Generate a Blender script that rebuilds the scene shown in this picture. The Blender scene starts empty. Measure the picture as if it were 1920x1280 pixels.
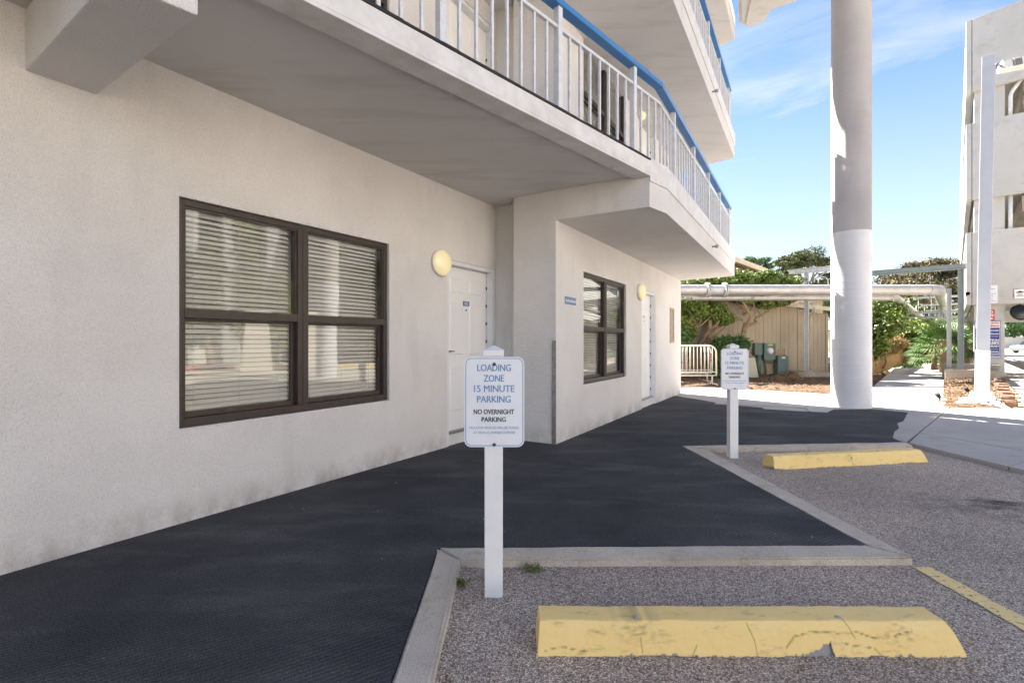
import bpy, bmesh, math, random
import numpy as np
from mathutils import Vector, Matrix, noise as mnoise
R = math.radians
random.seed(7); rng = np.random.default_rng(7)
S = bpy.context.scene
C = S.collection

# ------------------------------------------------------------------ camera, sky, sun, exposure
CAM_H = 1.30
F_PX = 912.0            # focal length in pixels of the 1920-wide photograph
cam_d = bpy.data.cameras.new('camera'); cam = bpy.data.objects.new('camera', cam_d); C.objects.link(cam)
cam.location = (0, 0, CAM_H); cam.rotation_euler = (R(90), 0, 0)
cam_d.sensor_width = 36; cam_d.lens = 36 * F_PX / 1920; cam_d.clip_start = 0.05; cam_d.clip_end = 2000
S.camera = cam

SUN_DIR = Vector((-0.615, 0.788, 1.0)).normalized()      # towards the sun, 45 degrees up
sun_d = bpy.data.lights.new('sun', 'SUN'); sun = bpy.data.objects.new('sun', sun_d); C.objects.link(sun)
sun_d.energy = 5.0; sun_d.angle = R(0.5); sun_d.color = (1.0, 0.93, 0.83)
sun.rotation_euler = SUN_DIR.to_track_quat('Z', 'Y').to_euler(); sun.location = SUN_DIR * 60

W = bpy.data.worlds.new('World'); S.world = W; W.use_nodes = True
wn = W.node_tree.nodes; wl = W.node_tree.links; wn.clear()
def WN(t, **k):
    n = wn.new(t)
    for a, b in k.items(): setattr(n, a, b)
    return n
sky = WN('ShaderNodeTexSky', sky_type='NISHITA', sun_disc=False)
sky.sun_elevation = R(45); sky.sun_rotation = math.atan2(SUN_DIR.x, SUN_DIR.y)
sky.air_density = 0.8; sky.dust_density = 0.05; sky.ozone_density = 3.0
tc = WN('ShaderNodeTexCoord'); mp = WN('ShaderNodeMapping'); mp.inputs['Scale'].default_value = (1.0, 1.0, 5.5)
mp.inputs['Rotation'].default_value = (R(4), R(6), 0)
n1 = WN('ShaderNodeTexNoise'); n1.inputs['Scale'].default_value = 2.6; n1.inputs['Detail'].default_value = 9; n1.inputs['Roughness'].default_value = .62; n1.inputs['Distortion'].default_value = .7
r1 = WN('ShaderNodeValToRGB'); r1.color_ramp.elements[0].position = .45; r1.color_ramp.elements[1].position = .70
sp = WN('ShaderNodeSeparateXYZ')
low = WN('ShaderNodeMapRange'); low.inputs['From Min'].default_value = .60; low.inputs['From Max'].default_value = .30; low.inputs['To Min'].default_value = .0; low.inputs['To Max'].default_value = .95
mul = WN('ShaderNodeMath', operation='MULTIPLY')
hz = WN('ShaderNodeMapRange'); hz.inputs['From Min'].default_value = .44; hz.inputs['From Max'].default_value = .0; hz.inputs['To Min'].default_value = 0; hz.inputs['To Max'].default_value = .70
mx = WN('ShaderNodeMath', operation='MAXIMUM')
mix = WN('ShaderNodeMix', data_type='RGBA'); mix.inputs['B'].default_value = (3.4, 3.5, 3.65, 1)
tintm = WN('ShaderNodeMix', data_type='RGBA', blend_type='MULTIPLY'); tintm.inputs['Factor'].default_value = 1; tintm.inputs['B'].default_value = (1.0, 1.0, 1.0, 1)
bg = WN('ShaderNodeBackground'); bg.inputs['Strength'].default_value = .057
ow = WN('ShaderNodeOutputWorld')
wl.new(tc.outputs['Generated'], mp.inputs['Vector']); wl.new(mp.outputs[0], n1.inputs['Vector']); wl.new(n1.outputs['Fac'], r1.inputs['Fac'])
wl.new(tc.outputs['Generated'], sp.inputs[0]); wl.new(sp.outputs['Z'], low.inputs['Value']); wl.new(sp.outputs['Z'], hz.inputs['Value'])
wl.new(r1.outputs['Color'], mul.inputs[0]); wl.new(low.outputs[0], mul.inputs[1])
wl.new(mul.outputs[0], mx.inputs[0]); wl.new(hz.outputs[0], mx.inputs[1])
wl.new(sky.outputs[0], tintm.inputs['A']); wl.new(tintm.outputs['Result'], mix.inputs['A']); wl.new(mx.outputs[0], mix.inputs['Factor'])
wl.new(mix.outputs['Result'], bg.inputs['Color']); wl.new(bg.outputs[0], ow.inputs[0])

S.view_settings.view_transform = 'Standard'; S.view_settings.look = 'None'
S.view_settings.exposure = 2.46; S.view_settings.gamma = 1; S.view_settings.use_curve_mapping = False
S.render.engine = 'CYCLES'
S.cycles.use_denoising = True; S.cycles.max_bounces = 10; S.cycles.diffuse_bounces = 6; S.cycles.transparent_max_bounces = 24
S.cycles.sample_clamp_indirect = 6; S.cycles.caustics_reflective = False; S.cycles.caustics_refractive = False

# ------------------------------------------------------------------ materials
def mat(name, col, rough=.7, metal=0, spec=.5, var=None, vscale=2.0, vdet=5, bump=0, bscale=60, bdist=.01, tint=None, coat=0, emit=0, emcol=None, build=None):
    """col base colour; var second colour mixed in by noise; bump fine relief; tint: per-face attribute mixes towards this colour"""
    m = bpy.data.materials.new(name); m.use_nodes = True
    nt = m.node_tree; b = nt.nodes['Principled BSDF']
    b.inputs['Base Color'].default_value = (*col, 1); b.inputs['Roughness'].default_value = rough; b.inputs['Metallic'].default_value = metal
    b.inputs['Specular IOR Level'].default_value = spec
    if coat: b.inputs['Coat Weight'].default_value = coat
    geo = nt.nodes.new('ShaderNodeNewGeometry'); tcn = nt.nodes.new('ShaderNodeTexCoord')
    src = geo.outputs['Position']
    colout = None
    if var:
        n = nt.nodes.new('ShaderNodeTexNoise'); n.inputs['Scale'].default_value = vscale; n.inputs['Detail'].default_value = vdet; n.inputs['Roughness'].default_value = .6
        nt.links.new(src, n.inputs['Vector'])
        r = nt.nodes.new('ShaderNodeValToRGB'); r.color_ramp.elements[0].position = .38; r.color_ramp.elements[1].position = .66
        r.color_ramp.elements[0].color = (*col, 1); r.color_ramp.elements[1].color = (*var, 1)
        nt.links.new(n.outputs['Fac'], r.inputs['Fac']); colout = r.outputs['Color']
    if tint:
        a = nt.nodes.new('ShaderNodeAttribute'); a.attribute_name = 'tint'
        x = nt.nodes.new('ShaderNodeMix'); x.data_type = 'RGBA'
        nt.links.new(a.outputs['Fac'], x.inputs['Factor'])
        if colout: nt.links.new(colout, x.inputs['A'])
        else: x.inputs['A'].default_value = (*col, 1)
        x.inputs['B'].default_value = (*tint, 1); colout = x.outputs['Result']
    if colout: nt.links.new(colout, b.inputs['Base Color'])
    if bump:
        n = nt.nodes.new('ShaderNodeTexNoise'); n.inputs['Scale'].default_value = bscale; n.inputs['Detail'].default_value = 4
        nt.links.new(src, n.inputs['Vector'])
        bp = nt.nodes.new('ShaderNodeBump'); bp.inputs['Strength'].default_value = bump; bp.inputs['Distance'].default_value = bdist
        nt.links.new(n.outputs['Fac'], bp.inputs['Height']); nt.links.new(bp.outputs[0], b.inputs['Normal'])
    if emit:
        b.inputs['Emission Color'].default_value = (*(emcol or col), 1); b.inputs['Emission Strength'].default_value = emit
    if build: build(nt, b, src, tcn)
    return m
def nnode(nt, t, **k):
    n = nt.nodes.new(t)
    for a, v in k.items(): setattr(n, a, v)
    return n
def noise(nt, src, scale, det=4, rough=.55, mapscale=None, rot=None):
    if mapscale or rot:
        m = nnode(nt, 'ShaderNodeMapping')
        if mapscale: m.inputs['Scale'].default_value = mapscale
        if rot: m.inputs['Rotation'].default_value = rot
        nt.links.new(src, m.inputs['Vector']); src = m.outputs[0]
    n = nnode(nt, 'ShaderNodeTexNoise'); n.inputs['Scale'].default_value = scale; n.inputs['Detail'].default_value = det; n.inputs['Roughness'].default_value = rough
    nt.links.new(src, n.inputs['Vector']); return n.outputs['Fac']
def ramp(nt, fac, stops):
    r = nnode(nt, 'ShaderNodeValToRGB'); e = r.color_ramp.elements
    while len(e) < len(stops): e.new(.5)
    for x, (p, c) in zip(e, stops): x.position = p; x.color = (*c, 1) if len(c) == 3 else c
    nt.links.new(fac, r.inputs['Fac']); return r.outputs['Color']
def mixc(nt, f, a, b, mode='MIX'):
    x = nnode(nt, 'ShaderNodeMix', data_type='RGBA', blend_type=mode)
    for s, v in (('Factor', f), ('A', a), ('B', b)):
        if hasattr(v, 'links'): nt.links.new(v, x.inputs[s])
        elif s == 'Factor': x.inputs[s].default_value = v
        else: x.inputs[s].default_value = (*v, 1)
    return x.outputs['Result']
def bumpn(nt, h, strength, dist, prev=None):
    b = nnode(nt, 'ShaderNodeBump'); b.inputs['Strength'].default_value = strength; b.inputs['Distance'].default_value = dist
    nt.links.new(h, b.inputs['Height'])
    if prev: nt.links.new(prev, b.inputs['Normal'])
    return b.outputs[0]

def stucco(nt, b, src, tcn, c1=(.80, .780, .765), c2=(.725, .70, .685), stain=(.42, .40, .385)):
    big = ramp(nt, noise(nt, src, 1.1, 6, .6), [(.38, c1), (.66, c2)])
    streak = ramp(nt, noise(nt, src, 2.2, 5, .6, (1.6, 1.6, .35)), [(.56, (0, 0, 0)), (.78, (.22, .22, .22))])
    c = mixc(nt, streak, big, stain)
    fine = ramp(nt, noise(nt, src, 150, 3), [(.34, (.80, .79, .78)), (.56, (1, 1, 1))])
    c = mixc(nt, .8, c, fine, 'MULTIPLY')
    # flaked patches near the ground
    sep = nnode(nt, 'ShaderNodeSeparateXYZ'); nt.links.new(src, sep.inputs[0])
    mr = nnode(nt, 'ShaderNodeMapRange'); mr.inputs['From Min'].default_value = .75; mr.inputs['From Max'].default_value = .0; nt.links.new(sep.outputs['Z'], mr.inputs['Value'])
    fl = ramp(nt, noise(nt, src, 5.5, 8, .74), [(.615, (0, 0, 0)), (.65, (1, 1, 1))])
    flm = mixc(nt, 1.0, fl, mr.outputs[0], 'MULTIPLY')
    c = mixc(nt, flm, c, (.84, .82, .80))
    gr = nnode(nt, 'ShaderNodeMapRange'); gr.inputs['From Min'].default_value = .26; gr.inputs['From Max'].default_value = .04; nt.links.new(sep.outputs['Z'], gr.inputs['Value'])
    gn = ramp(nt, noise(nt, src, 4, 8, .75, (1, 1, .6)), [(.40, (0, 0, 0)), (.62, (.8, .8, .8))])
    c = mixc(nt, mixc(nt, 1.0, gn, gr.outputs[0], 'MULTIPLY'), c, (.36, .33, .30))
    nt.links.new(c, b.inputs['Base Color'])
    h1 = noise(nt, src, 75, 4, .6); h2 = noise(nt, src, 210, 2, .5)
    n = bumpn(nt, h1, 1.0, .009); n = bumpn(nt, h2, .5, .003, n)
    n = bumpn(nt, noise(nt, src, 3.0, 3), .25, .02, n)
    n = bumpn(nt, flm, .45, .006, n)
    nt.links.new(n, b.inputs['Normal'])
M = {}
M['stucco'] = mat('stucco', (.6, .55, .5), .92, spec=.25, build=stucco)
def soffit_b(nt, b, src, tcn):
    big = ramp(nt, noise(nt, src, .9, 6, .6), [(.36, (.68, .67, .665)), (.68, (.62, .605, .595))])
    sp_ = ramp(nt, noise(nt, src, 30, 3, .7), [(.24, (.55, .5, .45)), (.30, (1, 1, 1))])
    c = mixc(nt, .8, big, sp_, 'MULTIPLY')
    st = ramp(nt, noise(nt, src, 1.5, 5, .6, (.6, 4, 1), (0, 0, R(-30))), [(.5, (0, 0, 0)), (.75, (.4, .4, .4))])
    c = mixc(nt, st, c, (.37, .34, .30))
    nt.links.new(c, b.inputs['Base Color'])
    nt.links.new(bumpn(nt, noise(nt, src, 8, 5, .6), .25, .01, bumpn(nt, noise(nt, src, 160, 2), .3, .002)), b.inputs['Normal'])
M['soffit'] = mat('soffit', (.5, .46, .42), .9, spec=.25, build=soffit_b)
M['trim'] = mat('white_trim', (.74, .735, .73), .55, var=(.62, .61, .59), vscale=6, bump=.15, bscale=40, bdist=.004)
M['white'] = mat('white_paint', (.86, .855, .85), .42, var=(.82, .815, .81), vscale=9)
M['rail'] = mat('rail_white_paint', (.72, .73, .75), .45, var=(.62, .62, .63), vscale=14)
M['blue'] = mat('blue_gloss_paint', (.035, .19, .48), .28, var=(.05, .22, .50), vscale=5, coat=.3)
M['dark'] = mat('dark_membrane', (.02, .02, .022), .8)
M['brown'] = mat('bronze_window_frame', (.055, .042, .037), .42, metal=.3, var=(.07, .054, .046), vscale=12)
M['door'] = mat('door_paint', (.85, .85, .85), .45, var=(.82, .82, .82), vscale=3)
M['doorframe'] = mat('door_frame_paint', (.76, .775, .80), .45, var=(.70, .71, .73), vscale=8)
M['galv'] = mat('galvanised_steel', (.42, .41, .40), .42, metal=.75, var=(.30, .29, .29), vscale=22)
M['pipe'] = mat('aluminium_jacket', (.55, .54, .53), .48, metal=.45, var=(.47, .46, .45), vscale=5, bump=.08, bscale=9, bdist=.01)
M['room'] = mat('dim_room', (.66, .65, .60), .9)
M['blind'] = mat('blind_slat', (.93, .925, .89), .5)
def glass_b(nt, b, src, tcn):
    out = nt.nodes['Material Output']
    tr = nnode(nt, 'ShaderNodeBsdfTransparent'); tr.inputs[0].default_value = (.985, .99, .985, 1)
    gl = nnode(nt, 'ShaderNodeBsdfGlossy'); gl.inputs['Roughness'].default_value = .012; gl.inputs['Color'].default_value = (.95, .97, .95, 1)
    fr = nnode(nt, 'ShaderNodeFresnel'); fr.inputs['IOR'].default_value = 1.62
    wv = bumpn(nt, noise(nt, src, 1.6, 1), .03, .02); nt.links.new(wv, gl.inputs['Normal'])
    mm = nnode(nt, 'ShaderNodeMath', operation='MULTIPLY_ADD'); mm.inputs[1].default_value = 1.0; mm.inputs[2].default_value = .02; mm.use_clamp = True
    nt.links.new(fr.outputs[0], mm.inputs[0])
    ms = nnode(nt, 'ShaderNodeMixShader'); nt.links.new(mm.outputs[0], ms.inputs[0]); nt.links.new(tr.outputs[0], ms.inputs[1]); nt.links.new(gl.outputs[0], ms.inputs[2])
    nt.links.new(ms.outputs[0], out.inputs['Surface'])
M['glass'] = mat('window_glass', (1, 1, 1), build=glass_b)
M['lamp'] = mat('cream_lamp_glass', (.80, .70, .42), .3, coat=.6, emit=.06, emcol=(1, .85, .5))

def carpet_b(nt, b, src, tcn):
    m = nnode(nt, 'ShaderNodeMapping'); m.inputs['Rotation'].default_value = (0, 0, R(-33)); nt.links.new(src, m.inputs['Vector'])
    w = nnode(nt, 'ShaderNodeTexWave', wave_type='BANDS', bands_direction='Y'); w.inputs['Scale'].default_value = 13; w.inputs['Distortion'].default_value = .6; w.inputs['Detail'].default_value = 2; w.inputs['Detail Scale'].default_value = 2.5
    nt.links.new(m.outputs[0], w.inputs['Vector'])
    base = ramp(nt, noise(nt, src, 1.0, 6, .62), [(.36, (.042, .044, .049)), (.60, (.066, .068, .072))])
    dust = ramp(nt, noise(nt, src, 1.6, 7, .7, (.45, 1.5, 1), (0, 0, R(-30))), [(.50, (0, 0, 0)), (.74, (.6, .6, .6))])
    c = mixc(nt, dust, base, (.15, .148, .145))
    rb = ramp(nt, w.outputs['Fac'], [(.1, (.55, .55, .55)), (.7, (1.22, 1.22, 1.22))])
    c = mixc(nt, .5, c, rb, 'MULTIPLY')
    fz = ramp(nt, noise(nt, src, 150, 3, .7), [(.36, (.35, .35, .35)), (.66, (2.0, 2.0, 2.0))])
    c = mixc(nt, .95, c, fz, 'MULTIPLY')
    v = nnode(nt, 'ShaderNodeTexVoronoi'); v.inputs['Scale'].default_value = 13; nt.links.new(src, v.inputs['Vector'])
    spk = nnode(nt, 'ShaderNodeMath', operation='LESS_THAN'); spk.inputs[1].default_value = .045; nt.links.new(v.outputs['Distance'], spk.inputs[0])
    rare = nnode(nt, 'ShaderNodeSeparateColor'); nt.links.new(v.outputs['Color'], rare.inputs[0])
    gt = nnode(nt, 'ShaderNodeMath', operation='GREATER_THAN'); gt.inputs[1].default_value = .84; nt.links.new(rare.outputs[0], gt.inputs[0])
    an = nnode(nt, 'ShaderNodeMath', operation='MULTIPLY'); nt.links.new(spk.outputs[0], an.inputs[0]); nt.links.new(gt.outputs[0], an.inputs[1])
    c = mixc(nt, an.outputs[0], c, (.35, .33, .30))
    nt.links.new(c, b.inputs['Base Color'])
    nt.links.new(bumpn(nt, noise(nt, src, 150, 3, .7), .9, .004, bumpn(nt, w.outputs['Fac'], .55, .004)), b.inputs['Normal'])
M['carpet'] = mat('ribbed_outdoor_carpet', (.03, .03, .04), .95, spec=.2, build=carpet_b)
def asphalt_b(nt, b, src, tcn):
    flat = nnode(nt, 'ShaderNodeMapping'); flat.inputs['Scale'].default_value = (1, 1, 0); nt.links.new(src, flat.inputs['Vector'])
    v = nnode(nt, 'ShaderNodeTexVoronoi'); v.inputs['Scale'].default_value = 165; v.inputs['Randomness'].default_value = 1; nt.links.new(flat.outputs[0], v.inputs['Vector'])
    sc = nnode(nt, 'ShaderNodeSeparateColor'); nt.links.new(v.outputs['Color'], sc.inputs[0])
    st = ramp(nt, sc.outputs[0], [(0, (.20, .16, .135)), (.28, (.39, .325, .28)), (.55, (.53, .45, .39)), (.8, (.68, .59, .52)), (1, (.92, .85, .77))])
    gap = ramp(nt, v.outputs['Distance'], [(.35, (1, 1, 1)), (.70, (.46, .45, .44))])
    c = mixc(nt, 1.0, st, gap, 'MULTIPLY')
    big = ramp(nt, noise(nt, src, .8, 6, .6), [(.35, (.93, .92, .90)), (.65, (1.28, 1.25, 1.19))])
    c = mixc(nt, 1.0, c, big, 'MULTIPLY')
    # oil stains in the bay on the right
    oil = ramp(nt, noise(nt, src, 1.5, 6, .7, (.7, 1.3, 1)), [(.50, (0, 0, 0)), (.62, (1, 1, 1))])
    mp_ = nnode(nt, 'ShaderNodeMapping'); mp_.inputs['Location'].default_value = (-4.15 * .9, -3.85 * 1.25, 0); mp_.inputs['Scale'].default_value = (.9, 1.25, 0); nt.links.new(src, mp_.inputs['Vector'])
    ln = nnode(nt, 'ShaderNodeVectorMath', operation='LENGTH'); nt.links.new(mp_.outputs[0], ln.inputs[0])
    near = ramp(nt, ln.outputs['Value'], [(.25, (1, 1, 1)), (.95, (0, 0, 0))])
    c = mixc(nt, mixc(nt, 1.0, oil, near, 'MULTIPLY'), c, (.065, .052, .044))
    nt.links.new(c, b.inputs['Base Color'])
    h = nnode(nt, 'ShaderNodeMath', operation='SUBTRACT'); h.inputs[0].default_value = 1; nt.links.new(v.outputs['Distance'], h.inputs[1])
    nt.links.new(bumpn(nt, noise(nt, src, 4, 4), .2, .02, bumpn(nt, h.outputs[0], .8, .004)), b.inputs['Normal'])
M['asphalt'] = mat('worn_aggregate_asphalt', (.2, .18, .18), .85, spec=.3, build=asphalt_b)
def conc_b(c1, c2, dark, sc=1.3, sp=1.0):
    def f(nt, b, src, tcn):
        big = ramp(nt, noise(nt, src, sc, 7, .65), [(.36, c1), (.66, c2)])
        st = ramp(nt, noise(nt, src, sc * 3.3, 7, .72), [(.52, (0, 0, 0)), (.72, (.65, .65, .65))])
        c = mixc(nt, st, big, dark)
        g = ramp(nt, noise(nt, src, 170, 3), [(.32, (.66, .66, .66)), (.52, (1, 1, 1)), (.70, (1.18, 1.18, 1.18))])
        c = mixc(nt, sp, c, g, 'MULTIPLY')
        nt.links.new(c, b.inputs['Base Color'])
        nt.links.new(bumpn(nt, noise(nt, src, 140, 3), .5, .003, bumpn(nt, noise(nt, src, 9, 5), .3, .008)), b.inputs['Normal'])
    return f
M['kerb'] = mat('kerb_concrete', (.36, .33, .29), .9, spec=.25, build=conc_b((.66, .59, .50), (.54, .475, .395), (.30, .26, .20), 2.6))
M['concrete'] = mat('walk_concrete', (.5, .48, .44), .88, spec=.25, build=conc_b((.50, .47, .44), (.43, .40, .37), (.31, .29, .26), .8, .5))
M['block'] = mat('footing_concrete', (.4, .37, .32), .9, spec=.25, build=conc_b((.42, .37, .30), (.31, .27, .22), (.18, .15, .12), 2.5, .6))
M['panel'] = mat('garage_concrete', (.55, .53, .48), .88, spec=.25, build=conc_b((.52, .515, .50), (.455, .45, .435), (.36, .34, .31), .7, .3))
M['pavement'] = mat('beige_pavement', (.45, .40, .33), .9, spec=.25, build=conc_b((.58, .53, .46), (.50, .45, .38), (.36, .32, .27), .4, .6))  # lighter beige concrete of the outer lot
def column_b(c1, c2):
    def f(nt, b, src, tcn):
        big = ramp(nt, noise(nt, src, 1.4, 6, .6, (1, 1, .7)), [(.36, c1), (.68, c2)])
        rg = noise(nt, src, 1.0, 2, .5, (1.2, 1.2, 38))
        c = mixc(nt, .18, big, ramp(nt, rg, [(.3, (.82, .82, .82)), (.7, (1.08, 1.08, 1.08))]), 'MULTIPLY')
        pit = ramp(nt, noise(nt, src, 11, 3, .7), [(.235, (.3, .3, .3)), (.27, (1, 1, 1))])
        c = mixc(nt, .8, c, pit, 'MULTIPLY')
        nt.links.new(c, b.inputs['Base Color'])
        nt.links.new(bumpn(nt, rg, .55, .008, bumpn(nt, noise(nt, src, 90, 2), .3, .003)), b.inputs['Normal'])
    return f
M['col_low'] = mat('column_white_paint', (.7, .7, .72), .7, spec=.3, build=column_b((.74, .745, .76), (.66, .665, .685)))
M['col_up'] = mat('column_bare_concrete', (.5, .47, .45), .85, spec=.3, build=column_b((.54, .50, .47), (.45, .415, .385)))
def yellow_b(nt, b, src, tcn):
    base = ramp(nt, noise(nt, tcn.outputs['Object'], 4, 6, .65), [(.36, (.95, .71, .30)), (.66, (.92, .67, .26))])
    dirt = ramp(nt, noise(nt, tcn.outputs['Object'], 9, 7, .72, (1, 3, 3)), [(.56, (0, 0, 0)), (.78, (.8, .8, .8))])
    c = mixc(nt, dirt, base, (.34, .25, .12))
    a = nnode(nt, 'ShaderNodeAttribute'); a.attribute_name = 'chip'
    c = mixc(nt, a.outputs['Fac'], c, mixc(nt, noise(nt, src, 60, 3), (.24, .23, .23), (.36, .35, .35)))
    k2 = nnode(nt, 'ShaderNodeAttribute'); k2.attribute_name = 'scuff'
    c = mixc(nt, k2.outputs['Fac'], c, (.22, .18, .12))
    k = nnode(nt, 'ShaderNodeAttribute'); k.attribute_name = 'crack'
    c = mixc(nt, k.outputs['Fac'], c, (.10, .07, .04))
    nt.links.new(c, b.inputs['Base Color'])
    nt.links.new(bumpn(nt, noise(nt, src, 45, 5, .65), .3, .004), b.inputs['Normal'])
M['yellow'] = mat('yellow_kerb_paint', (.7, .5, .2), .7, spec=.3, build=yellow_b)
def line_b(nt, b, src, tcn):
    f = ramp(nt, noise(nt, src, 40, 5, .7), [(.36, (1, 1, 1)), (.44, (0, 0, 0))])
    c = mixc(nt, f, mixc(nt, noise(nt, src, 6, 5), (.92, .72, .34), (.85, .65, .30)), (.20, .17, .14))
    nt.links.new(c, b.inputs['Base Color'])
    nt.links.new(bumpn(nt, noise(nt, src, 120, 3), .6, .003), b.inputs['Normal'])
M['line'] = mat('yellow_line_paint', (.7, .5, .2), .8, spec=.3, build=line_b)
M['mulch'] = mat('mulch', (.12, .07, .045), .95, spec=.15, var=(.22, .155, .10), vscale=6, vdet=8, bump=.9, bscale=50, bdist=.03)
M['ground'] = mat('sandy_ground', (.16, .11, .06), .95, spec=.1, var=(.08, .10, .03), vscale=.35, vdet=8, bump=.5, bscale=12, bdist=.05)
M['litter'] = mat('leaf_litter', (.15, .085, .05), .9, spec=.2, tint=(.30, .22, .14))
M['siding'] = mat('beige_siding', (.46, .385, .285), .8, var=(.41, .34, .25), vscale=1.5, spec=.25)
M['eaves'] = mat('eaves_paint', (.66, .56, .42), .7, var=(.55, .46, .35), vscale=4)
M['roof'] = mat('flat_roofing', (.50, .47, .43), .8, var=(.38, .35, .32), vscale=3)
M['brick'] = mat('orange_brick', (.42, .20, .11), .85, var=(.52, .27, .16), vscale=9)
M['util'] = mat('green_grey_enamel', (.12, .19, .17), .5, var=(.10, .155, .14), vscale=9)
M['frame_steel'] = mat('green_grey_steel', (.26, .31, .31), .5, var=(.22, .26, .26), vscale=5)
M['steel_pale'] = mat('pale_painted_steel', (.56, .575, .58), .5, metal=.2, var=(.48, .49, .49), vscale=9)
M['pole'] = mat('pole_paint', (.57, .60, .66), .5, var=(.52, .55, .61), vscale=3)
M['barrier'] = mat('barrier_paint', (.68, .64, .56), .5, var=(.58, .53, .45), vscale=9)
M['bark'] = mat('bark', (.27, .19, .11), .9, var=(.36, .27, .17), vscale=9, bump=.6, bscale=30, bdist=.02)
M['leaf'] = mat('broad_leaf', (.035, .080, .016), .5, tint=(.215, .285, .05))
M['leaf_dark'] = mat('dark_leaf', (.025, .06, .018), .55, tint=(.075, .16, .035))
M['needle'] = mat('pine_needle', (.045, .07, .025), .7, tint=(.13, .155, .045))
M['oak'] = mat('oak_leaf', (.075, .065, .028), .7, tint=(.20, .165, .07))
M['twig'] = mat('dry_twig', (.26, .16, .07), .85, tint=(.40, .30, .13))
M['palm'] = mat('palm_leaf', (.045, .10, .03), .45, tint=(.17, .27, .08))
M['grass'] = mat('grass_blade', (.09, .17, .03), .7, tint=(.24, .34, .07))
M['fence'] = mat('fence_wood', (.50, .30, .12), .8, var=(.40, .23, .09), vscale=3, bump=.3, bscale=20)
M['sign_face'] = mat('sign_white', (.82, .84, .87), .38, var=(.78, .80, .84), vscale=12)
M['sign_blue'] = mat('sign_blue_ink', (.17, .29, .50), .45)
M['sign_black'] = mat('sign_black_ink', (.025, .025, .03), .45)
M['sign_pale'] = mat('sign_faded_ink', (.36, .45, .61), .45)
M['plaque'] = mat('plaque_blue', (.05, .15, .32), .4)
M['navy'] = mat('navy_print', (.012, .03, .22), .35)
M['red'] = mat('red_print', (.55, .03, .04), .4)
M['plain_white'] = mat('print_white', (.75, .75, .76), .4)
M['bolt'] = mat('bolt_metal', (.10, .085, .075), .45, metal=.7)
M['brass'] = mat('handle_metal', (.18, .165, .15), .35, metal=.9)
M['rubber'] = mat('black_rubber', (.015, .015, .015), .7)
M['carpaint'] = mat('car_paint', (.16, .19, .18), .3, coat=.6)
M['carglass'] = mat('car_glass', (.02, .03, .03), .08, spec=.8)
M['rust'] = mat('rusty_steel', (.50, .47, .42), .8, var=(.30, .13, .05), vscale=5)
M['mirror'] = mat('mirror_dark', (.035, .035, .035), .22, metal=.6)
M['bluecloth'] = mat('blue_tarpaulin', (.16, .48, .66), .6)
M['lilac'] = mat('far_wall_grey', (.76, .715, .675), .8, var=(.70, .66, .62), vscale=.6)
M['redkerb'] = mat('red_kerb_paint', (.55, .05, .04), .6)
M['whitewall'] = mat('white_render', (.72, .66, .56), .8)

# ------------------------------------------------------------------ helpers
WM = {}                      # world matrix of each object made here
I4 = Matrix.Identity(4)
def link(name, data, m=None, parent=None, Mw=None):
    o = bpy.data.objects.new(name, data); C.objects.link(o)
    Mw = Mw or I4
    if parent is not None:
        o.parent = parent; o.matrix_parent_inverse = WM[parent].inverted()
    o.matrix_basis = Mw; WM[o] = Mw.copy()
    if m is not None and data is not None and not data.materials: data.materials.append(m)
    return o
def thing(name, label, cat, loc=(0, 0, 0), group=None, rz=0):
    o = link(name, None, Mw=Matrix.Translation(loc) @ Matrix.Rotation(rz, 4, 'Z'))
    o.empty_display_size = .3
    return tag(o, label, cat, group)
def tag(o, label, cat, group=None):
    o['label'] = label; o['category'] = cat
    if group: o['group'] = group
    return o
def structure(o): o['kind'] = 'structure'; return o
def copy_tree(src, Mw, label=None):
    """copy a thing with its parts and sub-parts, moved rigidly to Mw"""
    D = Mw @ WM[src].inverted()
    def rec(o, parent):
        c = o.copy(); C.objects.link(c)
        nw = D @ WM[o]; WM[c] = nw
        if parent is not None:
            c.parent = parent; c.matrix_parent_inverse = WM[parent].inverted()
        c.matrix_basis = nw
        for ch in list(kids.get(o, [])): rec(ch, c)
        return c
    kids = {}
    for o in WM:
        if o.parent is not None: kids.setdefault(o.parent, []).append(o)
    c = rec(src, None)
    if label: c['label'] = label
    return c

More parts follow.
